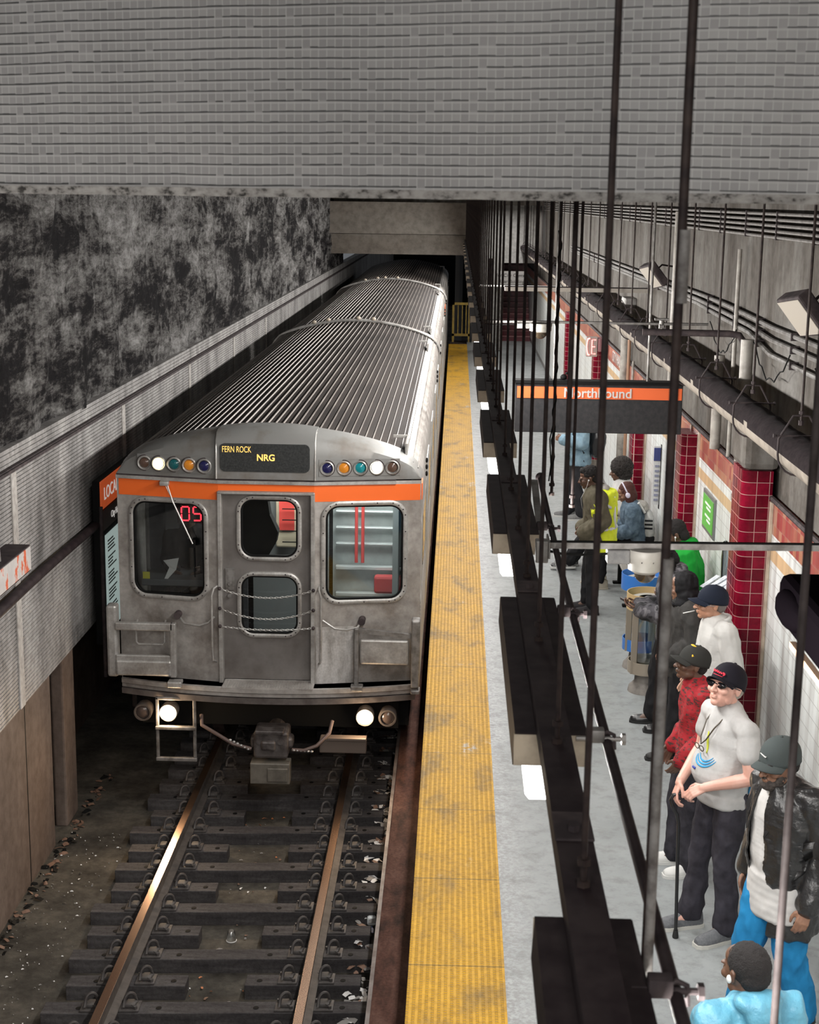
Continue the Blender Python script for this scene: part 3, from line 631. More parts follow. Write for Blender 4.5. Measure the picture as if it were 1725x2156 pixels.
MB().cyl((.585, 2.4, 2.4), (.585, 2.4, 6.7), .007, n=10).build('rod', mat('brownish grey rod', (.045,.036,.035), .7, 0, (.02,.015,.015), 14, spec=.2), o, True)
# cables wound on one rod
m = MB(); pts = []
for k in range(60): a = k*.9; pts.append((.42+.006*math.cos(a)*(1+noise.noise(V((k*.3,0,0)))), 6.2+.006*math.sin(a), 3.52+.018*k))
m.tube(pts, .004, 5); m.tube([(.42, 6.2, 3.8), (.405, 6.2, 3.72), (.41, 6.15, 3.62), (.40, 6.1, 3.56)], .003, 5)
tag(m.build('wound_cable', M_BLACK, smooth=True), 'black cable wound around a hanger rod left of the sign', 'cable')
make_rod(.42, 6.2, 3.48, 6.7, .0065, 'hanger rod wrapped in black cable at the left end of the sign')
make_rod(.50, 6.1, 3.45, 6.7, .0062, 'hanger rod just right of the cable wrapped one')
# long conduit beside the channel
cp = thing('long_conduit', 'long dark conduit pipe running diagonally beside the light channel', 'conduit', (.375, 4, 3.46))
MB().tube([(.392, 6.55, 3.49), (.392, 6.5, 3.475), (.375, 5, 3.465), (.370, 1.4, 3.465)], .0125, 12).build('pipe', M_DARK, cp, True)
MB().ell((.392, 6.56, 3.49), (.022, .03, .022)).build('end_elbow', M_DARK, cp, True)
for i, y in enumerate((2.17, 3.30, 4.37, 5.57)):
    b = thing('conduit_clamp', ['bolted clamp holding the long conduit, lowest in the picture', 'bright bolted clamp beside the second nearest fixture', 'bolted clamp above the third fixture', 'farthest bolted clamp on the long conduit'][i], 'clamp', (.36, y, 3.47), 'conduit clamps')
    MB().cyl((.30, y, 3.475), (.415, y, 3.475), .006, n=8).cyl((.405, y, 3.475), (.415, y, 3.475), .014, n=6).bevbox((.325, y-.016, 3.468), (.365, y+.016, 3.50), .004).build('bolt', M_GREYM if i == 1 else M_DARK2, b, True)
    MB().tube([(.352, y, 3.47), (.355, y, 3.485), (.372, y, 3.492), (.388, y, 3.485), (.39, y, 3.45)], .005, 6).build('hook', M_DARK2, b, True)
# brace flanges on the channel near the conduit start
tag(MB().bevbox((.30, 5.15, 3.44), (.345, 5.2, 3.52), .004).bevbox((.345, 5.15, 3.455), (.352, 5.3, 3.515), .002).build('bracket_plate', M_GREYM), 'grey bracket plate where the dome camera bar meets the light row', 'bracket')
tag(MB().add([(.345,6.45,3.50),(.375,6.45,3.50),(.36,5.6,3.40),(.335,5.6,3.40),(.345,6.45,3.49),(.375,6.45,3.49),(.36,5.6,3.39),(.335,5.6,3.39)], [(0,1,2,3),(4,7,6,5),(0,4,5,1),(1,5,6,2),(2,6,7,3),(3,7,4,0)]).build('brace_strap', M_GREYM), 'thin tapering grey brace strap hanging from the conduit elbow', 'strap')
# dome camera bars
def dome(bar_y, x0, x1, xd, z, r, label_bar, label_cam, rot=0.0, hr=1.0):
    b = thing('mounting_bar', label_bar, 'bar', (x0, bar_y, z), 'dome camera bars')
    def Y(x): return bar_y+(x-x0)*rot
    mb = MB(); s = .011
    vs_ = []
    for x in (x0, x1): vs_ += [(x, Y(x)-s, z-.022), (x, Y(x)+s, z-.022), (x, Y(x)+s, z), (x, Y(x)-s, z)]
    mb.add(vs_, [(0,1,2,3),(7,6,5,4),(0,4,5,1),(1,5,6,2),(2,6,7,3),(3,7,4,0)]); mb.build('bar', M_GREYM, b)
    tag(MB().add([(p[0], p[1], p[2]+.022) for p in vs_[:2]]+[(p[0], p[1], p[2]+.004) for p in vs_[2:4]]+[(p[0], p[1], p[2]+.022) for p in vs_[4:6]]+[(p[0], p[1], p[2]+.004) for p in vs_[6:]], [(0,1,2,3),(7,6,5,4),(0,4,5,1),(1,5,6,2),(2,6,7,3),(3,7,4,0)]).build('cap_strip', M_BLACK, b), 'black strip along the bar top')
    MB().tube([(x0, Y(x0), z-.03), (x0+.06, Y(x0), z-.042), (x0+.16, Y(x0), z-.045), (x0+.26, Y(x0), z-.035), (xd-.12, Y(xd), z-.033)], .005, 6).build('cable', M_BLACK, b, True)
    c = thing('dome_camera', label_cam, 'camera', (xd, Y(xd), z-.1), 'dome cameras'); yy = Y(xd)
    MB().lathe([(r*.97, 0), (r, -.004), (r*.985, -.03), (r*.95, -.034), (r*.93, -.075), (r*.62, -.088), (r*.55, -.088)], (xd, yy, z-.022), 'Z', 32).build('housing', mat('pale camera housing', (.36,.34,.31), .5, 0, (.26,.25,.22), 6), c, True)
    prof = [(r*.60*math.cos(a*PI/2/8), -r*.60*math.sin(a*PI/2/8)*1.0) for a in range(8)]+[(.001, -r*.6)]
    MB().lathe([(p, q_-.088) for p, q_ in prof], (xd, yy, z-.022), 'Z', 28).build('bubble', mat('smoked dome glass', (.04,.03,.02), .06, .3, spec=.9), c, True)
    MB().bevbox((xd-r*2.2, yy-.03, z-.075), (xd-r*.9, yy+.03, z-.022), .006).bevbox((xd-r*.95, yy-.012, z-.10), (xd-r*.85, yy+.012, z-.06), .003).build('mount_box', mat('grey mount box', (.17,.165,.16), .6, 0, (.1,.1,.1), 20), c)
    MB().box((xd-.022, yy-r*.99, z-.062), (xd-.019, yy-r*.97, z-.058)).box((xd+.019, yy-r*.99, z-.062), (xd+.022, yy-r*.97, z-.058)).build('screw', M_DARK2, c)
    return b
dome(5.22, .335, 2.55, .70, 3.502, .064, 'horizontal grey bar crossing the lower right picture, carrying a dome camera', 'large pale dome security camera above the recycling bins', .045)
dome(14.9, .28, 2.5, .845, 3.53, .115, 'thin horizontal bar carrying the distant dome camera', 'small distant dome security camera left of the hanging rods')
b = thing('cable_tray', 'pale horizontal box tray crossing high between the far rods', 'tray', (.6, 20.5, 3.5)); MB().box((.66, 20.5, 3.49), (2.6, 20.58, 3.545)).build('tray', mat('pale tray', (.36,.33,.29), .6, 0, (.24,.21,.18), 4), b); MB().box((.655, 20.49, 3.546), (2.6, 20.59, 3.556)).build('tray_edge', M_DARK, b)
b = thing('rail_bar', 'slim pale handrail bar across the far rods', 'bar', (.5, 31, 3.0)); MB().tube([(.3, 31, 2.97), (2.5, 31, 2.97)], .016, 8).build('bar', M_WHITE, b, True)
# hanging sign
s = thing('hanging_sign', 'long dark hanging sign with an orange band reading Northbound', 'sign', (1.44, 15.3, 2.41))
z0, z1 = 2.36, 2.88
MB().bevbox((.63, 15.25, z0), (2.34, 15.37, z1-.005), .006).build('sign_box', mat('dark sign panel', (.026,.026,.028), .6, 0, (.038,.036,.038), 20, spec=.15), s)
tag(MB().box((.645, 15.243, z1-.165), (2.33, 15.25, z1-.045)).build('orange_band', mat('orange sign band', (.72,.13,.035), .45), s), 'bright orange band')
tag(MB().box((.60, 15.22, z1-.01), (2.36, 15.40, z1+.02)).build('top_rail', M_BLACK, s), 'black top rail')
text('Northbound', .137, mat('dull sign white', (.50,.47,.45), .5), (1.47, 15.238, z1-.108), RF, s, sx=1.0, bold=.002)
for i, (x, l) in enumerate(((1.02, 'left pole'), (1.98, 'right pole'))): MB().cyl((x, 15.3, z1), (x, 15.3, 6.7), .014, n=10).build('hanging_pole', M_GREYM, s, True)
tag(MB().ell((1.12, 15.3, z1+.05), (.035, .03, .03)).ell((1.15, 15.29, z1+.09), (.015, .02, .015)).cyl((1.08, 15.3, z1+.02), (1.15, 15.3, z1+.04), .012).build('sign_fitting', M_BLACK, smooth=True), 'small black fitting perched on top of the hanging sign', 'fitting')
# insulated pipe and clevis hangers
PX, PZ, PR = 2.20, 3.14, .115
def hump(y, a): return noise.noise(V((y*7, math.cos(a)*2, math.sin(a)*2)))*.012+noise.noise(V((y*28, math.cos(a)*5, 1)))*.005
m = MB(); rings = []
for i in range(700):
    y = 2+48*((i/699)**1.6); rr = []
    for k in range(20):
        a = 2*PI*k/20; r = PR
        if math.sin(a) > .1: r += .010*min(1, (math.sin(a)-.1)*3)+hump(y, a)
        rr.append((PX+r*math.cos(a), y, PZ+r*math.sin(a)))
    rings.append(rr)
m.loft(rings)
pp = thing('insulated_pipe', 'large insulated pipe with a dust caked dark top hanging along the wall', 'pipe', (PX, 20, PZ))
o = m.build('pipe_body', mat('pale insulation jacket', (.25,.22,.185), .8, 0, (.15,.13,.11), 5, spec=.15), pp, True)
o.data.materials.append(mat('thick dark dust', (.010,.007,.008), 1, 0, (.018,.013,.014), 30, spec=.1))
for p in o.data.polygons:
    c = p.center; ang = math.atan2(c.z, c.x)
    if ang > .12+.25*noise.noise(V((c.y*3, 0, 0))) and ang < PI-.05+.3*noise.noise(V((c.y*4, 5, 0))): p.material_index = 1
o['label'] = 'pale jacket below with caked black dust on top'
def make_hanger(y):
    h = thing('pipe_hanger', '', 'pipe hanger', (PX, y, PZ), 'clevis hangers of the big pipe')
    MB().cyl((PX, y, 3.34), (PX, y, 6.7), .009, n=8).build('rod', M_ROD, h, True)
    W = .135
    m = MB().tube([(PX-W, y, PZ), (PX-W, y, PZ+.10), (PX-.05, y, 3.39), (PX+.05, y, 3.39), (PX+W, y, PZ+.10), (PX+W, y, PZ)], .0075, 6)
    pts = [(PX+W*math.cos(a), y, PZ+W*math.sin(a)) for a in [PI+PI*k/10 for k in range(11)]]; m.tube(pts, .0075, 6)
    tag(m.build('clevis', M_DARK2, h, True), 'strap clevis')
    MB().cyl((PX-W-.03, y, PZ+.12), (PX+W+.03, y, PZ+.12), .007, n=6).cyl((PX-W-.035, y, PZ+.12), (PX-W-.022, y, PZ+.12), .014, n=6).cyl((PX+W+.022, y, PZ+.12), (PX+W+.035, y, PZ+.12), .014, n=6).cyl((PX, y, 3.40), (PX, y, 3.42), .018, n=6).cyl((PX, y, 3.33), (PX, y, 3.36), .018, n=6).build('cross_bolt', M_DARK2, h)
    return h
h0 = make_hanger(9.42)
for k in range(-1, 28):
    y = 9.42+1.575*k
    o = h0 if k == 0 else dup(h0, (0, 1.575*k, 0))
    o['label'] = 'pipe hanger at the right edge, nearest of the row' if k == 0 else 'second nearest pipe hanger, above the right end of the orange sign' if k == 1 else 'third pipe hanger from the right edge' if k == 2 else 'pipe hanger below the viewpoint' if k < 0 else '%s clevis hanger of the dusty pipe counted from the right edge' % ['','','','fourth','fifth','sixth','seventh','eighth','ninth'][k] if k < 9 else 'clevis hanger farther along the dusty pipe'
# second dark box fixture at right edge
b = thing('hanging_light_box', 'dark blurred hanging box with a lit peach lower edge at the right edge', 'fixture', (1.3, 4.3, 3.3))
MVB = mat('flat black box paint', (.004,.003,.004), .9, spec=.0)  # one even near-black colour without gloss
MB().bevbox((1.095, 3.5, 3.335), (1.9, 4.86, 3.50), .03).build('housing', MVB, b)
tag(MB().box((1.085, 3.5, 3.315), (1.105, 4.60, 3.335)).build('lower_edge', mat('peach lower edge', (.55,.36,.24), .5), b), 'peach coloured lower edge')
MB().ell((1.10, 4.66, 3.42), (.045, .16, .06)).build('end_cap', MVB, b, True)
MB().cyl((1.5, 4.2, 3.5), (1.5, 4.2, 6.7), .01).build('hanging_rod', M_ROD, b)
MB().box((1.2, 3.52, 3.325), (1.75, 4.8, 3.335)).build('diffuser', M_LENS, b)
area('fixture_light', (1.48, 4.15, 3.31), (0, 0, 0), .5, 1.2, 14, FIX_COL)

# ------------------------------------------------------------ wall signs etc.
g = thing('wall_sign', 'small green framed notice on the tiled wall', 'sign', (2.55, 14.47, 1.5)); MB().bevbox((2.528, 14.14, 1.50), (2.555, 14.8, 1.90), .006).build('frame', mat('grey sign frame', (.2,.2,.2), .4, .5), g)
tag(MB().box((2.522, 14.18, 1.54), (2.528, 14.76, 1.86)).build('panel', mat('green notice', (.10,.38,.06), .4), g), 'green notice panel')
m = MB()
for r_, w_ in ((1.78, .32), (1.74, .24), (1.66, .3), (1.62, .2)): m.box((2.519, 14.3, r_), (2.522, 14.3+w_, r_+.02))
m.build('print_lines', M_WHITE, g)
g = thing('wall_sign', 'narrow vertical pole sign with a blue top on the tiled wall', 'sign', (2.53, 18.1, 1.2)); MB().box((2.46, 18.08, 1.05), (2.55, 18.1, 1.78)).build('panel', mat('pale vertical panel', (.55,.55,.56), .5), g); MB().box((2.46, 18.07, 1.60), (2.54, 18.08, 1.76)).build('blue_top', mat('deep blue print', (.03,.04,.16), .4), g)
m = MB()
for k in range(8): m.box((2.48, 18.07, 1.1+.06*k), (2.53, 18.08, 1.125+.06*k))
m.build('print_lines', mat('blue grey print', (.22,.23,.32), .5), g)
MB().box((2.545, 18.05, 1.0), (2.552, 18.12, 1.8)).build('edge', M_BLACK, g)
for i, y in enumerate((17.0, 23.3)):
    g = thing('station_name', ['pale CITY HALL letters on the brown tile band behind the sign', 'pale CITY HALL letters on the brown tile band near the neon sign'][i], 'lettering', (2.545, y, 2.13), 'station name letters')
    text('CITY HALL', .235, mat('pale tile letters', (.52,.48,.46), .4), (2.542, y+.2, 2.265), RXN, g, name='letters', ext=.004, sx=1.15)
NZ = V((-.03, 0, .10))
n_ = thing('neon_sign', 'glowing pinkish red neon sign in a grey box on the far wall', 'sign', (2.40, 25.3, 2.0))
MB().bevbox((2.24, 25.25, 2.03), (2.43, 25.40, 2.36), .008).xf(Matrix.Translation(NZ)).build('box', mat('grey sign box', (.30,.28,.26), .5), n_)
NE = mat('red neon', (1,.2,.2), .4, emis=3.6, ecol=(1, .22, .20))
tag(MB().tube([(2.30, 25.24, 2.34), (2.265, 25.24, 2.33), (2.255, 25.24, 2.28), (2.25, 25.24, 2.20), (2.258, 25.24, 2.12), (2.27, 25.24, 2.07), (2.30, 25.24, 2.06)], [.014, .014, .009, .009, .009, .014, .014], 8)
  .tube([(2.40, 25.24, 2.315), (2.335, 25.24, 2.315), (2.335, 25.24, 2.08), (2.40, 25.24, 2.08)], .008, 8).tube([(2.335, 25.24, 2.20), (2.39, 25.24, 2.20)], .008, 8).xf(Matrix.Translation(NZ)).build('neon_letters', NE, n_, True), 'glowing pinkish red letters')
tag(MB().bevbox((2.44, 25.2, 2.12), (2.58, 25.5, 2.34), .01).xf(Matrix.Translation(NZ)).build('pink_panel', mat('dull pink panel', (.25,.12,.13), .5), n_), 'dull pink side panel')
# station sign on the left wall
g = thing('station_sign', 'tall wall sign with orange LOCAL header, City Hall strip and map poster', 'sign', (-3.6, 15.5, .2))
MB().box((-3.64, 14.67, .15), (-3.572, 16.9, 1.86)).build('frame', M_BLACK, g)
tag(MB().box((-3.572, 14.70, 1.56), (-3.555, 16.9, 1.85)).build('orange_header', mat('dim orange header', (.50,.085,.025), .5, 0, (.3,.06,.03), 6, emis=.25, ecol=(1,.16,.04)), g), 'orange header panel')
tag(MB().box((-3.572, 14.72, 1.33), (-3.558, 16.9, 1.54)).build('name_strip', mat('dark maroon strip', (.045,.018,.018), .5), g), 'dark maroon name strip')
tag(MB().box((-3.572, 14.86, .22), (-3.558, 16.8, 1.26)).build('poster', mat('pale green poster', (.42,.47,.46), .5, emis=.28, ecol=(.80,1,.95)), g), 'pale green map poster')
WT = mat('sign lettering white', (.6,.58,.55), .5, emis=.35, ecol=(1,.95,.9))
text('LOCAL to', .185, WT, (-3.553, 14.80, 1.70), RXP, g, align='LEFT', sx=1.1); text('City Hall', .10, WT, (-3.555, 15.10, 1.43), RXP, g, align='LEFT')
m = MB(); random.seed(3)
for k in range(26):
    if k % 5 != 4: m.box((-3.558, 14.92, 1.18-.035*k), (-3.555, 14.92+random.uniform(.2, .4), 1.195-.035*k))
m.build('print_lines', mat('grey small print', (.14,.15,.15), .5), g)
tag(MB().box((-3.558, 15.42, .75), (-3.555, 15.8, 1.0)).build('poster_picture', mat('teal picture', (.05,.30,.27), .5), g), 'teal picture block'); tag(MB().box((-3.557, 15.45, .62), (-3.554, 15.8, .75)).build('poster_picture', mat('red picture', (.4,.06,.04), .5), g), 'red picture block')
MB().cyl((-3.56, 14.68, -.2), (-3.56, 14.68, 1.6), .02).build('post', M_DARK2, g)
# peeling box sign at left edge
mm, nt, bb, out = newmat('peeling orange and white paint'); q = N(nt)
c = q.ramp(q.noise(q.co((1, 2.2, 1.2)), 3.4, 5, .62), [(.44, (.50,.10,.04)), (.47, (.46,.44,.42)), (.6, (.40,.38,.37))]); q.lk(c, bb.inputs['Base Color']); bb.inputs['Roughness'].default_value = .6
g = thing('box_sign', 'wall box sign with peeling orange and white face at the left edge', 'sign', (-3.6, 11.2, 1.62)); MB().bevbox((-3.70, 8, 1.63), (-3.49, 11.92, 1.855), .01).build('housing', M_DARK, g); MB().box((-3.493, 8, 1.65), (-3.483, 11.90, 1.845)).build('face', mm, g)
tag(MB().tube([(-3.66, 10.5, 2.25), (-3.60, 11.1, 2.22), (-3.56, 11.28, 2.0), (-3.56, 11.3, 1.86)], .015, 8).build('cable', M_GREYM, smooth=True), 'grey cable looping down to the peeling box sign', 'cable')

# ------------------------------------------------------------ platform furniture
def bin_(x, y, colname, c1, label):
    b = thing('recycling_bin', label, 'bin', (x, y, 0), 'recycling bins')
    r = .215; R2 = .17
    def band(z0, z1, ra, mat_, nm):
        return MB().lathe([(ra, z0), (ra, z1), (ra-.008, z1), (ra-.008, z0), (ra, z0)], (x, y, 0), 'Z', 40).build(nm, mat_, b, True)
    tag(band(.84, 1.0, r, c1, 'top_band'), colname+' top band')
    MB().lathe([(r-.01, .93), (.14, .955), (.095, .95), (.095, .94), (r-.01, .90)], (x, y, 0), 'Z', 32).build('lid', mat('grey bin lid', (.34,.33,.31), .5), b, True)
    MB().lathe([(.09, .948), (.001, .948), (.001, .90), (.09, .90)], (x, y, 0), 'Z', 20).build('opening', M_BLACK, b)
    tag(band(.20, .32, R2+.01, c1 if i_ == 0 else mat('tan steel', (.36,.31,.25), .4, .4), 'bottom_band'), None)
    m = MB()
    for a in (.6, 2.2, 3.8, 5.3): m.bevbox((x+R2*math.cos(a)-.03, y+R2*math.sin(a)-.006, .2), (x+R2*math.cos(a)+.03, y+R2*math.sin(a)+.006, .86), .003)
    m.build('upright', mat('tan steel', (.36,.31,.25), .4, .4), b)
    rg = []
    for k in range(9):
        z = .28+.072*k; rg.append([(x+(R2-.02)*(1+.12*noise.noise(V((a*2, z*6, x))))*math.cos(a), y+(R2-.02)*(1+.12*noise.noise(V((a*2, z*6, 4))))*math.sin(a), z) for a in [2*PI*j/28 for j in range(28)]])
    MB().loft(rg, cap=False).build('bag', glass('clear plastic bag', (.72,.82,.88), .80, .15), b, True)
    MB().lathe([(.17, 0), (.16, .05), (.11, .10), (.10, .2)], (x, y, 0), 'Z', 24).build('foot', mat('grey bin foot', (.22,.20,.18), .6, 0, (.1,.09,.08), 8), b, True)
    MB().lathe([(R2-.02, .2), (R2-.02, .21), (0.001, .21)], (x, y, 0), 'Z', 24).build('tray', c1, b)
i_ = 0; bin_(1.96, 14.80, 'blue', mat('blue bin paint', (.035,.16,.50), .35), 'blue banded recycling bin, the farther of the two')
i_ = 1; bin_(1.93, 14.04, 'tan', mat('tan bin paint', (.46,.33,.17), .35), 'tan banded waste bin, the nearer of the two, behind the phone user')
nb = thing('newspaper_box', 'brown grey news rack against the wall with a sloping top of papers', 'box', (2.4, 12.6, 0))
m = MB(); pr_ = [(2.24, 0), (2.54, 0), (2.54, 1.50), (2.24, 1.30)]; m.prism(pr_, 12.35, 12.9); m.build('cabinet', mat('brown grey cabinet', (.13,.115,.10), .45, .3, (.09,.08,.075), 4), nb)
tag(MB().prism([(2.22, 1.30), (2.54, 1.515), (2.54, 1.53), (2.22, 1.315)], 12.33, 12.92).build('sloping_top', mat('blue grey top', (.12,.17,.22), .4), nb), 'blue grey sloping top')
for k in range(4):
    pa = MB().box((-.09, -.045, 0), (.09, .045, .008)).xf(Matrix.Translation((2.44-.05*k, 12.5+.1*k, 1.495-.021*k)) @ Matrix.Rotation(-.58, 4, 'Y') @ Matrix.Rotation(.1*k-.1, 4, 'Z'))
    tag(pa.build('newspaper', mat('newsprint', (.55,.58,.62), .7, 0, (.35,.38,.42), 30)), ['folded newspaper at the top of the sloping rack', 'second newspaper down on the sloping rack', 'third newspaper down on the sloping rack', 'lowest newspaper on the sloping rack'][k], 'newspaper', 'papers on the sloping rack')
tag(MB().tube([(2.46, 13.05, 1.2), (2.47, 13.05, 1.6), (2.44, 13.0, 1.75)], [.03, .05, .02], 10).build('plastic_bag', glass('clear hanging bag', (.7,.75,.8), .7, .15), smooth=True), 'crumpled clear plastic bag hanging above the news rack', 'bag')
be = thing('bench', 'pale grey slatted wall bench with black steel legs under the seated pair', 'bench', (2.3, 18.6, 0))
m = MB()
for k in range(5): m.bevbox((2.02+.1*k, 16.9, .43), (2.105+.1*k, 19.55, .46), .008)
m.build('seat_slats', mat('pale bench slat', (.30,.28,.26), .5), be)
for yy in (17.1, 18.2, 19.35): MB().bevbox((2.10, yy, 0), (2.16, yy+.07, .43), .006).bevbox((2.42, yy, 0), (2.48, yy+.07, .43), .006).bevbox((2.04, yy, 0), (2.5, yy+.07, .03), .006).build('leg', M_BLACK, be)

# ------------------------------------------------------------ the train
XC = -1.79; HW = 1.49
def yf(x):
    d = abs(x-XC); return 14.0 if d < .465 else 14.0+.2*(d-.465)/(HW-.465)
ARCH = [(0, 2.515), (.25, 2.508), (.47, 2.482), (.75, 2.43), (1.0, 2.365), (1.15, 2.315), (1.28, 2.262), (1.38, 2.20), (1.45, 2.12), (1.485, 2.03), (1.49, 1.95)]
def arch_z(d):
    d = abs(d)
    for (a, za), (b, zb) in zip(ARCH, ARCH[1:]):
        if a <= d <= b: return za+(zb-za)*(d-a)/(b-a)
    return 1.95
def arch_pt(s):   # s in [-1,1] along the arch by arc length
    pts = [V((p[0], 0, p[1])) for p in ARCH]; L = [0]
    for a, b in zip(pts, pts[1:]): L.append(L[-1]+(b-a).length)
    t = abs(s)*L[-1]
    for i in range(len(L)-1):
        if t <= L[i+1]+1e-9:
            f = (t-L[i])/(L[i+1]-L[i]); p = pts[i].lerp(pts[i+1], f); n = (pts[i+1]-pts[i]).normalized(); nn = V((-n.z, 0, n.x))
            sg = 1 if s >= 0 else -1; return (p.x*sg, p.z, nn.x*sg, nn.z)
    return (0, 0, 0, 1)
def roof(y0, y1, parent):
    poly = []; NR = 46
    for k in range(NR):
        s0 = -1+2*k/NR; s1 = -1+2*(k+1)/NR; w = (s1-s0)
        for s, h in ((s0+.02*w, 0), (s0+.42*w, 0), (s0+.46*w, .014), (s0+.56*w, .014), (s0+.60*w, 0), (s0+.98*w, 0)):
            hh = h if abs(s) < .90 else 0
            x, z, nx, nz = arch_pt(max(-1, min(1, s))); 
            if nz < 0: nx, nz = -nx, -nz
            poly.append((XC+x+nx*hh, z+nz*hh))
    poly += [(XC+1.45, 1.9), (XC-1.45, 1.9)]
    n_ = len(poly); o = MB().prism(poly, y0, y1).build('roof', M_ROOF, parent); o.data.materials.append(M_RIB); o.data.materials.append(M_TRAINS)
    for f in o.data.polygons:
        i = f.index-2
        if 0 <= i < NR*6:
            if i % 6 in (1, 2, 3): f.material_index = 1
            if i//6 >= NR-5: f.material_index = 2
    return o
def plate(u0, u1, v0, v1, hu0, hu1, hv0, hv1, r, fn, n=8):
    """rectangle in (u,v) with a rounded rectangular hole, both faces via fn(u,v,d)"""
    hole = rrect(hu0, hu1, hv0, hv1, r, n); outr = []
    cx, cy = (hu0+hu1)/2, (hv0+hv1)/2
    for (x, y) in hole:
        dx, dy = x-cx, y-cy; t = 1e9
        if dx > 1e-6: t = min(t, (u1-cx)/dx)
        if dx < -1e-6: t = min(t, (u0-cx)/dx)
        if dy > 1e-6: t = min(t, (v1-cy)/dy)
        if dy < -1e-6: t = min(t, (v0-cy)/dy)
        outr.append([cx+dx*t, cy+dy*t])
    for c in ((u0, v0), (u1, v0), (u1, v1), (u0, v1)):    # snap the nearest to the corner
        k = min(range(len(outr)), key=lambda i: (outr[i][0]-c[0])**2+(outr[i][1]-c[1])**2); outr[k] = list(c)
    N_ = len(hole); m = MB()
    m.add([fn(x, y, 0) for x, y in hole]+[fn(x, y, 0) for x, y in outr]+[fn(x, y, .05) for x, y in hole], [(i, (i+1) % N_, N_+(i+1) % N_, N_+i) for i in range(N_)]+[(i, 2*N_+i, 2*N_+(i+1) % N_, (i+1) % N_) for i in range(N_)])
    return m
def rrect(x0, x1, y0, y1, r, n=8):
    pts = []
    for cx, cy, a0 in ((x1-r, y0+r, -PI/2), (x1-r, y1-r, 0), (x0+r, y1-r, PI/2), (x0+r, y0+r, PI)):
        for k in range(n+1): a = a0+PI/2*k/n; pts.append((cx+r*math.cos(a), cy+r*math.sin(a)))
    # extra points along straight edges
    res = []
    for a, b in zip(pts, pts[1:]+pts[:1]):
        res.append(a); L = math.hypot(b[0]-a[0], b[1]-a[1]); kk = int(L/.12)
        for j in range(1, kk): res.append((a[0]+(b[0]-a[0])*j/kk, a[1]+(b[1]-a[1])*j/kk))
    return res
def frame_ring(pts_in, w, fn, d0=-.03, d1=.005):
    n = len(pts_in); cx = sum(p[0] for p in pts_in)/n; cy = sum(p[1] for p in pts_in)/n
    out = []
    for i, p in enumerate(pts_in):
        a = V(pts_in[i-1]); b = V(pts_in[(i+1) % n]); t = (b-a).normalized(); nrm = V((t.y, -t.x))
        if nrm.dot(V(p)-V((cx, cy))) < 0: nrm = -nrm
        out.append((p[0]+nrm.x*w, p[1]+nrm.y*w))
    m = MB()
    rings = [[fn(p[0], p[1], d1) for p in pts_in], [fn(p[0], p[1], d0+.006) for p in pts_in], [fn(p[0]+(o[0]-p[0])*.25, p[1]+(o[1]-p[1])*.25, d0) for p, o in zip(pts_in, out)], [fn(p[0]+(o[0]-p[0])*.75, p[1]+(o[1]-p[1])*.75, d0) for p, o in zip(pts_in, out)], [fn(o[0], o[1], d0+.008) for o in out], [fn(o[0], o[1], d1) for o in out]]
    m.loft(rings, cap=False); return m, out
F0 = lambda u, v, d: (u, yf(u)+d, v)
car = thing('subway_car', 'front subway car with orange stripe, lit round headlights and amber destination sign', 'train', (XC, 20, -1.1), 'coupled subway cars')
def car_shell(y0, y1, parent, front=False):
    roof(y0+(.30 if front else .1), y1-.1, parent)
    # right side: fluted wall with windows and doors (local mesh detail)
    m = MB(); prof = [(XC+HW, 1.96), (XC+HW, 1.62)]
    for z in (1.60, 1.55): prof += [(XC+HW+.006, z), (XC+HW+.006, z-.02), (XC+HW, z-.022)]
    z = .80
    prof += [(XC+HW, .82)]
    while z > -.05: prof += [(XC+HW+.008, z), (XC+HW+.008, z-.018), (XC+HW, z-.02)]; z -= .038
    prof += [(XC+HW, -.1), (XC+HW-.04, -.1), (XC+HW-.04, 1.96)]
    m.prism(prof, y0+(.22 if front else .12), y1-.12).build('side_wall', M_TRAINS, parent)
    MB().box((XC-HW, y0+(.22 if front else .12), -.1), (XC-HW+.04, y1-.12, 1.96)).build('side_wall', M_TRAINS, parent)
    w = (y1-y0-1.2)/4
    for k in range(4):
        a = y0+1.0+w*k
        MB().bevbox((XC+HW-.02, a+.15, .95), (XC+HW+.004, a+w*.5, 1.55), .004).build('side_window', mat('dark reflective glass', (.02,.02,.022), .08, .2, spec=.8), parent)
        tag(MB().bevbox((XC+HW-.01, a+w*.55, .0), (XC+HW+.012, a+w*.9, 1.82), .006).box((XC+HW+.01, a+w*.72, .0), (XC+HW+.015, a+w*.73, 1.8)).build('side_door', M_TRAINB, parent), 'bright steel side door')
    for yy in (y0+2.2, y1-2.2):
        m = MB()
        for j in range(3): m.ell((XC+HW+.012, yy, 1.88-.075*j), (.014, .03, .03))
        tag(m.build('marker_light', M_BLACK, parent, True), 'three stacked dark marker lights')
    MB().box((XC-HW+.1, y0+.4, -.55), (XC+HW-.1, y1-.3, -.12)).build('underframe', M_BLACK, parent)
    MB().box((XC-HW+.03, y0+.25, -.11), (XC+HW-.03, y1-.12, -.05)).build('floor_pan', M_DARK2, parent)
    # gutters: small angle brackets on the right shoulder
    for yy in ([y0+.9, y1-1.8] if front else [y0+1.0, y1-1.5]):
        MB().bevbox((XC+1.18, yy, 2.33), (XC+1.34, yy+.03, 2.36), .004).bevbox((XC+1.32, yy-.55, 2.245), (XC+1.345, yy+.03, 2.36), .004).build('roof_bracket', M_TRAINB, parent)
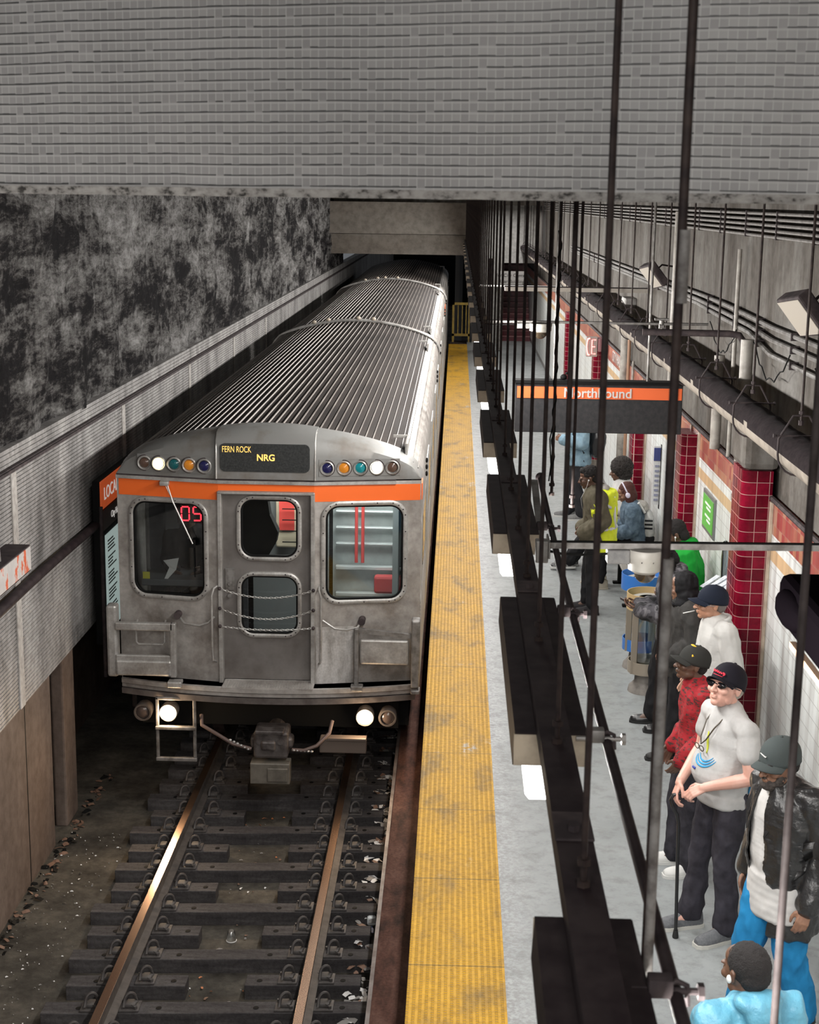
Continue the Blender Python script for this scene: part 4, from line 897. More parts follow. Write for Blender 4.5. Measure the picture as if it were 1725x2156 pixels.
def strap(y, parent, knobs):
    pts = []
    for k in range(41):
        s = -1+2*k/40; x, z, nx, nz = arch_pt(s*.97)
        if nz < 0: nx, nz = -nx, -nz
        pts.append((XC+x+nx*.03, y, z+nz*.03))
    o = tag(MB().tube(pts, .03, 8).build('end_band', M_TRAINB, parent, True), 'bright steel band across the roof end')
    m = MB()
    for s in knobs:
        x, z, nx, nz = arch_pt(s); m.ell((XC+x, y, z+.07), (.045, .05, .035)); m.cyl((XC+x, y, z), (XC+x, y, z+.06), .02)
    m.build('roof_knob', mat('tan insulator', (.42,.36,.29), .5), parent, True)
car_shell(14.0, 27.0, car, True); strap(26.95, car, (-.45, -.3, .02, .18))
c2 = thing('subway_car', 'second subway car, its ribbed roof between the two bright roof bands', 'train', (XC, 34, -1.1), 'coupled subway cars'); car_shell(27.2, 41.3, c2); strap(41.25, c2, (-.42, -.22, -.1, .1))
tag(MB().box((XC+HW-.03, 39.6, 1.7), (XC+HW+.016, 40.6, 1.93)).build('orange_patch', M_ORANGE, c2), 'small orange stripe end')
c3 = thing('subway_car', 'last visible subway car fading into the dark tunnel', 'train', (XC, 48, -1.1), 'coupled subway cars'); car_shell(41.5, 55.5, c3)

# front body panels
ZB_, ZT_ = -.13, 2.03
pl = plate(XC-HW, XC-.465, ZB_, ZT_, -3.118, -2.40, .855, 1.785, .13, F0)
a_ = plate(XC+.465, XC+HW, ZB_, ZT_, -1.215, -.470, .855, 1.795, .13, F0)
pl.build('front_panel', M_TRAINS, car); tag(a_.build('front_panel', M_TRAINS, car), 'steel panel on the platform side')
MB().box((XC-.465, 14.0, 1.90), (XC+.465, 14.05, 2.03)).build('door_header', M_TRAINS, car)
# rounded corners
for sg in (-1, 1):
    rg = []
    for z in (-.08, 2.02):
        rr = []
        for k in range(7): a = PI/2*k/6; rr.append((XC+sg*(HW-.06+.06*math.sin(a)), 14.26-.06*math.cos(a), z))
        rr += [(XC+sg*(HW-.1), 14.3, z), (XC+sg*(HW-.1), 14.2, z)]; rg.append(rr)
    MB().loft(rg).build('corner_post', M_TRAINB, car, True)
# frames and glazing
def window(u0, u1, v0, v1, r, fn, nm='window_frame', bolts=22, gmat=None, w=.045):
    pin = rrect(u0, u1, v0, v1, r); m, out = frame_ring(pin, w, fn); fr = m.build(nm, M_TRAINB, car, True)
    bm_ = MB(); n = len(pin); step = max(1, n//bolts)
    for i in range(0, n, step):
        p, o = pin[i], out[i]; c = fn((p[0]+o[0])/2, (p[1]+o[1])/2, -.031); bm_.ell(c, (.007, .005, .007), None, 8, 5)
    bm_.build('bolt', M_DARK2, fr)
    MB().add([fn(p[0], p[1], .012) for p in pin], [tuple(range(len(pin)))]).build('pane', gmat or glass('train window glass', (.72,.76,.76), .965, .04), fr)
    # black rubber seal
    m2, _ = frame_ring(rrect(u0+.018, u1-.018, v0+.018, v1-.018, max(.02, r-.018)), .02, fn, -.012, .012); m2.build('rubber_seal', M_BLACK, fr)
    return fr
window(-3.118, -2.40, .855, 1.785, .13, F0); window(-1.215, -.470, .855, 1.795, .13, F0)
# door between posts, slightly recessed
FD = lambda u, v, d: (u, 14.055+d, v)
dr = plate(-2.225, -1.355, 1.165, 1.90, -2.045, -1.49, 1.27, 1.84, .12, FD); d2 = plate(-2.225, -1.355, .02, 1.165, -2.045, -1.49, .495, 1.08, .12, FD); dr.add(d2.v, d2.f)
o = tag(dr.build('end_door', mat('darker steel door', (.23,.215,.205), .42, .5, (.14,.125,.115), 2.5), car), 'darker grey steel end door')
window(-2.045, -1.49, 1.27, 1.84, .12, FD, 'door_window_frame', 14, w=.04); window(-2.045, -1.49, .495, 1.08, .12, FD, 'door_window_frame', 14, w=.04)
for x0, x1 in ((-2.262, -2.222), (-1.358, -1.318)): MB().bevbox((x0, 13.965, 0), (x1, 14.06, 1.915), .006).build('door_post', M_TRAINB, car)
MB().bevbox((-2.262, 13.965, 1.90), (-1.318, 14.06, 1.925), .006).build('door_post', M_TRAINB, car)
lk = MB().bevbox((-2.20, 14.03, .93), (-2.11, 14.056, 1.15), .004).cyl((-2.155, 14.0, 1.0), (-2.155, 14.056, 1.0), .016).cyl((-2.155, 14.0, .88), (-2.155, 14.056, .88), .02); lk.build('door_lock', M_GREYM, car)
# trim, orange stripe
def strip(x0, x1, z0, z1, d0, d1, name, m_, lab=None, n=1):
    m = MB(); xs = [x0+(x1-x0)*i/12 for i in range(13)]+[XC-.465, XC+.465]; xs = sorted(set(x for x in xs if x0 <= x <= x1))
    rg = [[(x, yf(x)+d0, z0), (x, yf(x)+d0, z1), (x, yf(x)+d1, z1), (x, yf(x)+d1, z0)] for x in xs]; m.loft(rg); o = m.build(name, m_, car); return tag(o, lab)
strip(XC-HW+.02, XC-.465, 1.835, 1.995, -.004, .01, 'orange_stripe', M_ORANGE, 'bright orange stripe'); strip(XC+.465, XC+HW-.01, 1.835, 1.995, -.004, .01, 'orange_stripe', M_ORANGE, 'bright orange stripe')
strip(XC-.465, XC+.465, 1.93, 1.995, -.004, .01, 'orange_stripe', M_ORANGE, 'narrow orange stripe above the door')
strip(XC-HW-.005, XC+HW+.005, 2.0, 2.032, -.028, .02, 'drip_rail', M_TRAINB); strip(XC-HW, XC+HW, 2.034, 2.044, -.02, .02, 'drip_rail', M_DARK2, 'dark seam under the headboard')
MB().box((XC+HW-.005, 14.22, 1.835), (XC+HW+.008, 14.5, 1.995)).build('orange_stripe', M_ORANGE, car)
# headboard
def cap_shape():
    m = MB(); xs = [XC-HW+.0]; 
    k = 60; xs = sorted(set([XC-HW+2*HW*i/k for i in range(k+1)]+[XC-.465, XC+.465])); rg = []
    for x in xs:
        d = x-XC; zt = max(2.05, arch_z(d)); f = min(1, (HW-abs(d))/.25); y = yf(x)
        rg.append([(x, y-.012, 2.044), (x, y-.014, 2.044+(zt-2.044)*.55), (x, y+.0, 2.044+(zt-2.044)*.85), (x, y+.05, zt-.006), (x, y+.14, zt+.022), (x, y+.34, zt+.026), (x, y+.36, zt-.03), (x, y+.36, 2.0)])
    m.loft(rg); return m
cap_shape().build('headboard', M_CAP, car, True)
# raised centre casing with the destination glass
cs = MB(); rg = []
for t in range(13):
    x = XC-.475+.95*t/12; zt = arch_z(x-XC); rg.append([(x, 13.965, 2.05), (x, 13.968, 2.25), (x, 13.975, zt-.06), (x, 14.03, zt+.004), (x, 14.1, zt+.03), (x, 14.36, zt+.03), (x, 14.3, 2.05)])
cs.loft(rg).build('sign_casing', M_CAP, car, True)
for sx in (XC-.475, XC+.475): MB().tube([(sx, 13.962, 2.05), (sx, 13.965, 2.25), (sx, 13.985, 2.42), (sx, 14.05, 2.485), (sx, 14.2, 2.50)], .008, 6).build('casing_edge', M_TRAINB, car, True)
rr = rrect(-2.225, -1.365, 2.125, 2.395, .05)
MB().loft([[(x, 13.955, z) for x, z in rr], [(x, 14.0, z) for x, z in rr]]).build('destination_sign', mat('dark destination glass', (.022,.024,.024), .3, 0, (.045,.047,.047), 60), car)
AM = mat('amber sign letters', (1,.62,.15), .4, emis=.75, ecol=(1,.60,.16))
text('FERN ROCK', .084, AM, (-2.065, 13.951, 2.338), RF, car, 'destination_letters', .001, sx=.62); text('NRG', .088, AM, (-1.785, 13.951, 2.262), RF, car, 'destination_letters', .001, sx=.95, bold=.002)
# round marker lamps
LCOL = {'brown': ((.10,.06,.045), 0), 'lit': ((1,.86,.5), 9), 'teal': ((.01,.10,.11), .0), 'amber': ((.55,.20,.02), .12), 'blue': ((.015,.015,.07), 0), 'litw': ((1,.95,.8), 9), 'teal2': ((.01,.20,.23), .08)}
def lampset(xs, seq, z=2.165):
    for x, c in zip(xs, seq):
        y = yf(x)-.014; col_, e = LCOL[c]
        L = MB().lathe([(.068, 0), (.072, -.02), (.062, -.03), (.054, -.022), (.052, 0)], (x, y, z), 'Y', 28).build('lamp_bezel', M_TRAINB, car, True)
        rim = MB().lathe([(.080, .002), (.080, -.008), (.068, -.010), (.066, .002)], (x, y, z), 'Y', 28).build('lamp_gasket', M_DARK2, L, True)
        mm_ = mat('lamp lens '+c, col_, .12, emis=e*(1 if e < 1 else 1), ecol=(1,.80,.42) if c == 'lit' else (1,.92,.72) if c == 'litw' else col_)
        tag(MB().lathe([(.052, 0), (.046, -.014), (.03, -.022), (.001, -.026)], (x, y, z), 'Y', 24).build('lamp_lens', mm_, L, True), {'lit': 'glowing yellow white lens', 'litw': 'glowing white lens', 'teal': 'dark teal lens', 'teal2': 'teal lens', 'amber': 'amber lens', 'blue': 'dark blue lens', 'brown': 'unlit brown lens'}[c])
lampset([-2.985, -2.84, -2.685, -2.535, -2.385], ['brown', 'lit', 'teal', 'amber', 'blue']); lampset([-1.205, -1.045, -.89, -.735, -.585], ['blue', 'amber', 'teal2', 'litw', 'brown'])
strip(-3.06, -2.31, 2.085, 2.25, -.020, -.012, 'lamp_plate', M_CAP); strip(-1.28, -.51, 2.085, 2.25, -.020, -.012, 'lamp_plate', M_CAP)
# wiper
MB().tube([(-2.77, 13.99+.09, 1.99), (-2.70, 14.03, 1.80), (-2.505, 13.98, 1.40)], .007, 6).tube([(-2.79, 14.07, 1.985), (-2.56, 14.0, 1.52)], .004, 5).bevbox((-2.83, 14.03, 1.955), (-2.74, 14.11, 2.0), .01).build('wiper_arm', M_TRAINB, car, True)
tag(MB().box((-2.545, 13.985, 1.36), (-2.485, 14.02, 1.43)).tube([(-2.51, 14.05, 1.42), (-2.50, 14.05, 1.05)], .006, 5).build('wiper_blade', M_BLACK, car), 'black wiper blade')
# grab rails and cables
for sg, x in ((-1, -2.30), (1, -1.275)):
    MB().tube([(x+sg*-.04 if sg < 0 else x, 14.0, .99), (x, 13.94, .97), (x+sg*.02, 13.93, .9), (x+sg*.02, 13.93, .35), (x+sg*.015, 13.94, .24), (x-sg*.01, 14.02, .20)], .011, 8).build('grab_rail', M_TRAINB, car, True)
for pts in ([(-2.67, 14.04, .66), (-2.60, 13.98, .60), (-2.45, 13.96, .585), (-2.36, 13.95, .62), (-2.30, 13.95, .68)], [(-.86, 14.04, .64), (-.90, 13.96, .60), (-1.0, 13.95, .575), (-1.12, 13.95, .585), (-1.24, 13.97, .66)]):
    MB().tube(pts, .011, 8).build('safety_cable', M_TRAINB, car, True); MB().cyl((pts[0][0], pts[0][1]-.06, pts[0][2]+.01), (pts[0][0], pts[0][1]+.06, pts[0][2]+.01), .035, n=14).build('cable_boss', M_DARK2, car, True)
# chains
def chain(x0, x1, z0, sag, n):
    m = MB()
    for i in range(n):
        t = (i+.5)/n; x = x0+(x1-x0)*t; z = z0-sag*4*t*(1-t); dz = -sag*4*(1-2*t)/(x1-x0); ang = math.atan(dz); pts = []
        L = (x1-x0)/n*.72
        for k in range(9): a = 2*PI*k/8; pts.append((L*math.cos(a), (.008*math.sin(a) if i % 2 else 0), (0 if i % 2 else .008*math.sin(a))))
        m2 = MB().tube(pts, .0035, 5).xf(Matrix.Translation((x, 13.955, z)) @ Matrix.Rotation(-ang, 4, 'Y')); m.add(m2.v, m2.f)
    return m.build('safety_chain', M_TRAINB, car, True)
chain(-2.24, -1.33, .965, .085, 34); chain(-2.24, -1.33, .765, .10, 34); chain(-2.24, -1.33, .585, .03, 34)
for z in (.965, .765, .585):
    for x in (-2.245, -1.33): MB().ell((x, 13.955, z), (.018, .02, .018)).build('chain_hook', M_DARK2, car, True)
# folded gates
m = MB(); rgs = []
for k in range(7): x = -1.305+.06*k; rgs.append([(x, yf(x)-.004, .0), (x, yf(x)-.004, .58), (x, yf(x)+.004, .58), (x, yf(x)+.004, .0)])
tag(m.loft(rgs).build('lit_patch', m_steel('steel with painted light', (.66,.64,.62), (.34,.32,.30), .45, .3, 6, (2,1,.6)), car), 'patch of painted light on the steel beside the door')  # light on the panel put into the colour of a thin added plate
def bar(m, a, b, t=.022): m.bevbox((min(a[0], b[0])-t, min(a[1], b[1])-t, min(a[2], b[2])-t), (max(a[0], b[0])+t, max(a[1], b[1])+t, max(a[2], b[2])+t), .008)
m = MB()
m.bevbox((-3.36, 13.92, .05), (-3.255, 14.06, .78), .025); m.bevbox((-3.27, 13.90, .535), (-2.70, 13.96, .615), .012); m.bevbox((-2.735, 13.90, .06), (-2.675, 13.97, .615), .012)
m.bevbox((-3.27, 13.905, .225), (-2.70, 13.95, .285), .01); m.bevbox((-3.27, 13.89, .075), (-2.72, 13.94, .235), .02); m.bevbox((-2.76, 13.86, -.03), (-2.62, 13.98, .03), .01)
tag(m.build('folding_gate', M_TRAINB, car), 'steel folding gate on the tunnel side')
MB().tube([(-3.08, 14.06, .60), (-3.08, 13.99, .58), (-3.08, 13.99, .40), (-3.06, 13.99, .375), (-2.82, 13.99, .375), (-2.80, 13.99, .40), (-2.80, 13.99, .58), (-2.80, 14.06, .60)], .010, 6).build('step_handle', M_TRAINB, car, True)
m = MB()
m.add([(-.905,13.93,.60),(-.36,13.95,.54),(-.36,13.95,.50),(-.905,13.93,.555),(-.905,13.98,.60),(-.36,14.0,.54),(-.36,14.0,.50),(-.905,13.98,.555)], [(0,1,2,3),(4,7,6,5),(0,4,5,1),(1,5,6,2),(2,6,7,3),(3,7,4,0)])
m.bevbox((-.93, 13.92, .0), (-.885, 13.98, .60), .01); m.bevbox((-.37, 13.88, .02), (-.285, 14.04, .70), .015); m.bevbox((-.96, 13.88, -.03), (-.84, 13.98, .025), .01); m.bevbox((-.37, 13.86, -.04), (-.28, 14.0, .0), .01)
tag(m.build('folding_gate', M_GREYM, car), 'dark framed folding gate on the platform side')
MB().bevbox((-.875, 13.94, .23), (-.395, 13.985, .485), .02).build('gate_panel', M_TRAINB, car)
# anticlimber, step and undergear
def yb(x): d = (x-XC)/HW; return 14.06-.26*(1-d*d)
for z0, z1, o_, mt in ((-.045, .0, 0, M_TRAINS), (-.09, -.055, .02, M_TRAINS), (-.155, -.10, .0, mat('grimy anticlimber', (.16,.14,.13), .5, .4, (.09,.075,.07), 6))):
    rg = []
    for k in range(25): x = XC-HW+.03+(2*HW-.06)*k/24; rg.append([(x, yb(x)+o_, z0), (x, yb(x)+o_, z1), (x, 14.25, z1), (x, 14.25, z0)])
    MB().loft(rg).build('anticlimber', mt, car)
rg = []
for k in range(25): x = XC-HW+.03+(2*HW-.06)*k/24; rg.append([(x, yb(x)+.04, -.10), (x, yb(x)+.04, .0), (x, 14.25, 0), (x, 14.25, -.10)])
MB().loft(rg).build('anticlimber_core', M_DARK2, car)
m = MB().box((-2.215, 13.81, .0), (-1.32, 14.06, .012)); 
for k in range(34): m.box((-2.205+.026*k, 13.82, .012), (-2.193+.026*k, 14.02, .018))
m.build('tread_plate', M_TRAINS, car)
def headlight(x, lit, lab, z=-.325):
    h = MB().lathe([(.085, .14), (.092, 0), (.086, -.012), (.070, -.012), (.068, .02)], (x, 13.97, z), 'Y', 28).build('headlight', M_GREYM if lit else mat('grimy headlight rim', (.07,.06,.055), .5, .3), car, True)
    tag(h, lab)
    MB().lathe([(.069, .015), (.05, .0), (.02, -.008), (.001, -.01)], (x, 13.97, z), 'Y', 24).build('headlight_lens', mat('blazing headlight', (1,1,1), .3, emis=24, ecol=(1,.86,.66)) if lit else mat('dark lens', (.06,.045,.04), .15), h, True)
headlight(-2.775, True, 'blazing left headlight'); headlight(-.82, True, 'blazing right headlight'); headlight(-3.03, False, 'unlit outer headlight'); headlight(-.595, False, 'unlit outer headlight')
m = MB(); bar(m, (-2.87, 13.9, -.15), (-2.87, 13.9, -.78), .016); bar(m, (-2.50, 13.9, -.15), (-2.50, 13.9, -.78), .016); bar(m, (-2.87, 13.9, -.78), (-2.50, 13.9, -.78), .02); bar(m, (-2.87, 13.88, -.45), (-2.50, 13.9, -.45), .018); bar(m, (-2.87, 13.9, -.15), (-2.50, 13.9, -.15), .016)
tag(m.build('step_frame', M_GREYM, car), 'ladder step frame around the left headlight')
for hx in (-2.775, -.82):
    l = bpy.data.lights.new('headlight_glow', 'POINT'); l.energy = 13; l.color = WARM; l.shadow_soft_size = .05; o = bpy.data.objects.new('headlight_glow', l); o.location = (hx, 13.86, -.325); COL.objects.link(o)
# coupler
m = MB().bevbox((-1.90, 13.75, -.70), (-1.56, 14.05, -.42), .03).bevbox((-1.94, 13.82, -.62), (-1.52, 13.98, -.50), .03).bevbox((-1.88, 13.72, -.44), (-1.60, 13.85, -.40), .01).cyl((-1.73, 14.0, -.56), (-1.73, 15.0, -.56), .09)
for dx in (-.11, .10): m.cyl((-1.73+dx, 13.74, -.52), (-1.73+dx, 13.76, -.52), .03, n=12)
m.bevbox((-1.82, 13.70, -.60), (-1.68, 13.76, -.50), .02); m.build('coupler', mat('worn coupler steel', (.14,.125,.12), .5, .5, (.06,.05,.048), 9), car)
tag(MB().bevbox((-1.93, 13.72, -.95), (-1.54, 13.9, -.735), .01).bevbox((-1.76, 13.705, -.92), (-1.56, 13.73, -.78), .008).build('electric_box', mat('tan grey electric box', (.20,.18,.15), .5, .2, (.10,.09,.075), 5), car), 'pale electric portion under the coupler')
def hose(pts, lab): tag(MB().tube(pts, .018, 8).build('jumper_cable', mat('greyish hose', (.11,.075,.065), .6), car, True), lab)
hose([(-2.44, 13.95, -.33), (-2.42, 13.85, -.40), (-2.25, 13.78, -.47), (-2.1, 13.75, -.55), (-1.92, 13.76, -.60)], 'slack jumper cable left of the coupler'); hose([(-1.14, 13.95, -.36), (-1.16, 13.85, -.45), (-1.28, 13.78, -.56), (-1.40, 13.75, -.60), (-1.52, 13.76, -.60)], 'slack jumper cable right of the coupler')
m = MB()
for k in range(6): m.ell((-1.95-.035*k, 13.75, -.60+.018*k), (.016, .016, .012)); m.ell((-1.50+.035*k, 13.75, -.60-.002*k), (.016, .016, .012))
m.build('cable_chain', M_TRAINB, car, True)
tag(MB().bevbox((-1.26, 13.85, -.66), (-.80, 14.0, -.52), .01).box((-1.18, 13.83, -.52), (-.80, 13.86, -.50)).build('foot_board', mat('dim tan board', (.11,.085,.07), .6), car), 'low board below the right headlight')
for wx in (-2.49, -1.035):
    MB().cyl((wx-.06, 15.6, -.72), (wx+.06, 15.6, -.72), .38, n=28).build('wheel', M_DARK2, car)
tag(MB().box((-3.1, 14.3, -.55), (-.5, 14.36, -.1)).build('pilot_plate', M_BLACK, car), 'black plate behind the headlights')

# cab and saloon behind the glass
MB().box((-2.20, 14.9, .0), (-2.16, 14.12, 1.95)).box((-3.2, 15.3, .0), (-2.16, 15.34, 1.95)).build('cab_partition', mat('dark cab panel', (.035,.035,.038), .6, 0, (.06,.06,.065), 4), car)
SAL = mat('pale saloon panel', (.42,.45,.44), .5, 0, (.30,.32,.31), 3)
MB().box((-1.30, 15.9, .0), (-.36, 15.95, 1.95)).box((-.37, 14.3, .0), (-.36, 15.9, 1.95)).build('saloon_panel', SAL, car)
m = MB()
for k, z in enumerate((1.72, 1.53, 1.36, 1.18, 1.0, .72, .42)): m.bevbox((-1.26, 15.78, z), (-.56 if k < 5 else -.44, 15.86, z+.02+.02*(k > 4)), .006)
m.build('saloon_rail', mat('bright saloon rail', (.75,.78,.77), .25, .5), car)
MB().box((-.62, 15.3, .0), (-.56, 15.9, 1.95)).build('saloon_edge', mat('grey saloon edge', (.25,.27,.27), .5), car)
m = MB().cyl((-1.03, 15.72, .82), (-1.03, 15.72, 1.55), .018).cyl((-.96, 15.72, .82), (-.96, 15.72, 1.55), .018); tag(m.build('red_pole', mat('red saloon pole', (.50,.05,.045), .4), car), 'pair of red upright bars')
tag(MB().bevbox((-.83, 15.6, .50), (-.45, 15.72, .70), .03).build('red_seat', mat('red saloon seat', (.40,.045,.045), .5), car), 'red seat behind the right window')
MB().box((-2.14, 15.6, .0), (-1.32, 15.65, 1.95)).build('saloon_panel', mat('dim saloon end', (.16,.17,.17), .5), car)
tag(MB().bevbox((-1.88, 15.5, 1.02), (-1.60, 15.56, 1.75), .02).build('cream_panel', mat('cream saloon panel', (.50,.44,.33), .5), car), 'cream panel seen through the door window'); tag(MB().box((-1.84, 15.47, 1.22), (-1.68, 15.50, 1.66)).build('red_panel', mat('red notice panel', (.55,.06,.05), .5), car), 'red panel')
m = MB()
for k in range(6): m.box((-1.80, 15.40, 1.1+.12*k), (-1.34, 15.42, 1.108+.12*k))
m.build('dark_slat', M_BLACK, car)
tag(MB().loft([[(x, 14.35, z) for x, z in ((-2.07, 1.9), (-1.84, 1.9), (-1.80, 1.62), (-1.72, 1.45), (-1.74, 1.34), (-1.82, 1.20), (-2.07, 1.18))], [(x, 14.5, z) for x, z in ((-2.07, 1.9), (-1.84, 1.9), (-1.80, 1.62), (-1.72, 1.45), (-1.74, 1.34), (-1.82, 1.20), (-2.07, 1.18))]]).build('hanging_coat', M_BLACK, car), 'black coat hanging inside the door window')
area('saloon_light', (-.95, 15.25, 1.86), (0, 0, 0), .6, .9, 22, (.95, 1, .98)); area('saloon_light', (-1.72, 15.1, 1.86), (0, 0, 0), .5, .6, 18, (1, .98, .92))
tag(MB().box((-3.05, 14.22, .98), (-2.98, 14.225, 1.05)).build('yellow_sticker', mat('yellow sticker', (.6,.55,.06), .5), car), 'small yellow sticker'); 
tag(MB().add([(-2.90, 14.5, 1.10), (-2.74, 14.5, 1.13), (-2.76, 14.45, 1.02), (-2.84, 14.42, .93), (-2.88, 14.42, .92), (-2.83, 14.45, 1.04)], [(0,1,2,5), (2,3,4,5)]).build('paper', M_WHITE, car), 'white folded paper on the cab desk')
LED = mat('red led digits', (1,.02,.03), .4, emis=5, ecol=(1,.02,.035))
m = MB()
def seg(cx, cz, on, s=.075, t=.012):
    h = s*.9
    S = {'a': ((-s/2, h), (s/2, h)), 'd': ((-s/2, -h), (s/2, -h)), 'g': ((-s/2, 0), (s/2, 0)), 'f': ((-s/2, 0), (-s/2, h)), 'b': ((s/2, 0), (s/2, h)), 'e': ((-s/2, -h), (-s/2, 0)), 'c': ((s/2, -h), (s/2, 0))}
    for k in on:
        (a, b), (c, d) = S[k]
        x0, x1 = sorted((cx+a, cx+c)); z0, z1 = sorted((cz+b, cz+d)); hor = z0 == z1; e = t*.5
        m.box((x0+(e if hor else -e), 14.135, z0+(-e if hor else e)), (x1-(e if hor else -e), 14.14, z1-(-e if hor else e)))
seg(-2.60, 1.665, 'abcdef'); seg(-2.485, 1.665, 'afgcd'); tag(m.build('run_number', LED, car), 'glowing red digits 05')
MB().box((-2.68, 14.141, 1.57), (-2.42, 14.17, 1.76)).build('run_number_case', M_BLACK, car)
MB().bevbox((-2.95, 14.9, 1.2), (-2.8, 14.95, 1.72), .01).bevbox((-3.1, 14.4, .86), (-2.4, 14.9, .93), .01).build('cab_fitting', mat('dim cab fitting', (.12,.125,.13), .5), car)

# ------------------------------------------------------------ people
def remesh(mb, vox, smooth=2, amp=0, fr=(9, 9, 5), seed=0, keepz=None):
    me = bpy.data.meshes.new('r'); me.from_pydata(mb.v, [], mb.f); bm = bmesh.new(); bm.from_mesh(me); bmesh.ops.recalc_face_normals(bm, faces=bm.faces[:]); bm.to_mesh(me); bm.free()
    o = bpy.data.objects.new('r', me); COL.objects.link(o)
    md = o.modifiers.new('r', 'REMESH'); md.mode = 'VOXEL'; md.voxel_size = vox; md.use_smooth_shade = True
    if smooth: ms = o.modifiers.new('s', 'SMOOTH'); ms.factor = .5; ms.iterations = smooth
    dg = bpy.context.evaluated_depsgraph_get(); r = bpy.data.meshes.new_from_object(o.evaluated_get(dg))
    bpy.data.objects.remove(o); bpy.data.meshes.remove(me)
    if amp:
        nrm = [v.normal.copy() for v in r.vertices]
        for v, n_ in zip(r.vertices, nrm):
            p = v.co; a = noise.noise(V((p.x*fr[0]+seed, p.y*fr[1], p.z*fr[2]))); b = noise.noise(V((p.x*fr[0]*2.3, p.y*fr[1]*2.3+seed, p.z*fr[2]*2.6)))
            f = 1-abs(a)*2.2       # ridged folds
            v.co += n_*amp*(f*.9-.3+.5*b)
    r.polygons.foreach_set('use_smooth', [True]*len(r.polygons)); return r
def link(me, name, m_, parent, label=None):
    me.materials.clear(); me.materials.append(m_); o = bpy.data.objects.new(name, me); COL.objects.link(o); o.parent = parent; o.name = name
    if label: o['label'] = label
    return o
def hand(m, W, D, Nn, side, curl=.5, s=1.0, spread=.1, thumb_in=.5):
    """W wrist, D direction to the knuckles, Nn palm normal, side = +1/-1 thumb side along D x Nn"""
    W = V(W); D = V(D).normalized(); Nn = V(Nn); Nn = (Nn-D*Nn.dot(D)).normalized(); A = D.cross(Nn).normalized()*side   # A points to the thumb side
    for i, off in enumerate((.028, .0095, -.0095, -.027)):
        b = W+A*off*.7*s+D*.012*s; k = W+A*off*s+D*(.086-.004*abs(i-1))*s; m.limb([b, k], [.014*s, .0115*s], 8)
        L = [(.043, .027, .021), (.047, .030, .022), (.043, .028, .021), (.034, .021, .019)][i]; p = k; ang = 0; rr = [.0100, .0088, .0080, .0070]
        pts = [p]; dd = (D+A*off*spread*12).normalized()
        for j in range(3):
            ang += curl*(.75 if j == 0 else 1.0)*(1+.10*i); d = dd*math.cos(ang)+Nn*math.sin(ang); p = p+d*L[j]*s; pts.append(p)
        m.limb(pts, [r*s for r in rr], 8)
    b = W+D*.018*s+A*.018*s; t1 = b+(A*.75+D*.62+Nn*.25).normalized()*.042*s; t2 = t1+(A*(.5-thumb_in*.6)+D*.85+Nn*.45*thumb_in*1.6).normalized()*.032*s; t3 = t2+(A*(.2-thumb_in*.8)+D*.85+Nn*.8*thumb_in).normalized()*.024*s
    m.limb([b, t1, t2, t3], [.016*s, .0125*s, .0105*s, .0085*s], 8)
def head_mb(HM, long_=1.0, ears=True, nose=1.0):
    m = MB()
    m.ell((0, -.012, .035), (.074, .094, .085)); m.ell((0, .018, -.01), (.067, .078, .085)); m.ell((0, .028, -.052*long_), (.054, .062, .058)); m.ell((0, .066, -.090*long_), (.024, .022, .020))
    m.ell((0, .045, .050), (.056, .046, .045))
    for s in (-1, 1):
        m.ell((s*.030, .084, .018), (.026, .013, .008)); m.ell((s*.040, .066, -.022), (.024, .024, .022)); m.ell((s*.013, .103, -.030), (.010, .010, .008)); m.ell((s*.048, .02, -.065), (.014, .03, .022))
        if ears:
            m.ell((s*.078, -.008, -.004), (.008, .018, .030), Matrix.Rotation(s*.25, 3, 'Z')); m.ell((s*.082, -.014, .008), (.007, .014, .018))
    m.limb([(0, .092, .010), (0, .108, -.014), (0, .117*nose, -.030)], [.009, .0105, .0125], 8)
    m.ell((0, .094, -.054), (.022, .010, .0055)); m.ell((0, .091, -.065), (.019, .010, .007))
    return m.xf(HM)
SK = {'dark': mat('deep brown skin', (.085,.042,.026), .48, 0, (.13,.066,.042), 9, bump=.1, bs=120), 'brown': mat('brown skin', (.20,.10,.062), .48, 0, (.26,.135,.085), 9, bump=.1, bs=120), 'fair': mat('fair ruddy skin', (.60,.325,.255), .48, 0, (.66,.39,.32), 9, bump=.1, bs=120), 'tan': mat('warm tan skin', (.40,.205,.13), .48, 0, (.45,.25,.17), 9, bump=.1, bs=120)}
EYEW = mat('eye white', (.30,.28,.26), .4); EYED = mat('dark iris', (.02,.012,.01), .2)
def cloth(name, c, c2=None, ds=14, rough=.85, bump=.25, bs=220, dt=(.35, .65)): return mat(name, c, rough, 0, c2 or tuple(v*.72 for v in c), ds, dt, bump=bump, bs=bs, spec=.2)
DEF = dict(pel=(0,0,.95), wai=(0,.0,1.10), che=(0,.0,1.29), nek=(0,-.012,1.47), hed=(0,.02,1.625),
           Ls=(-.185,-.01,1.415), Rs=(.185,-.01,1.415), Le=(-.235,-.04,1.13), Re=(.235,-.04,1.13), Lw=(-.24,.04,.88), Rw=(.24,.04,.88),
           Lh=(-.09,0,.92), Rh=(.09,0,.92), Lk=(-.10,.03,.50), Rk=(.10,.03,.50), La=(-.11,-.02,.085), Ra=(.11,-.02,.085))
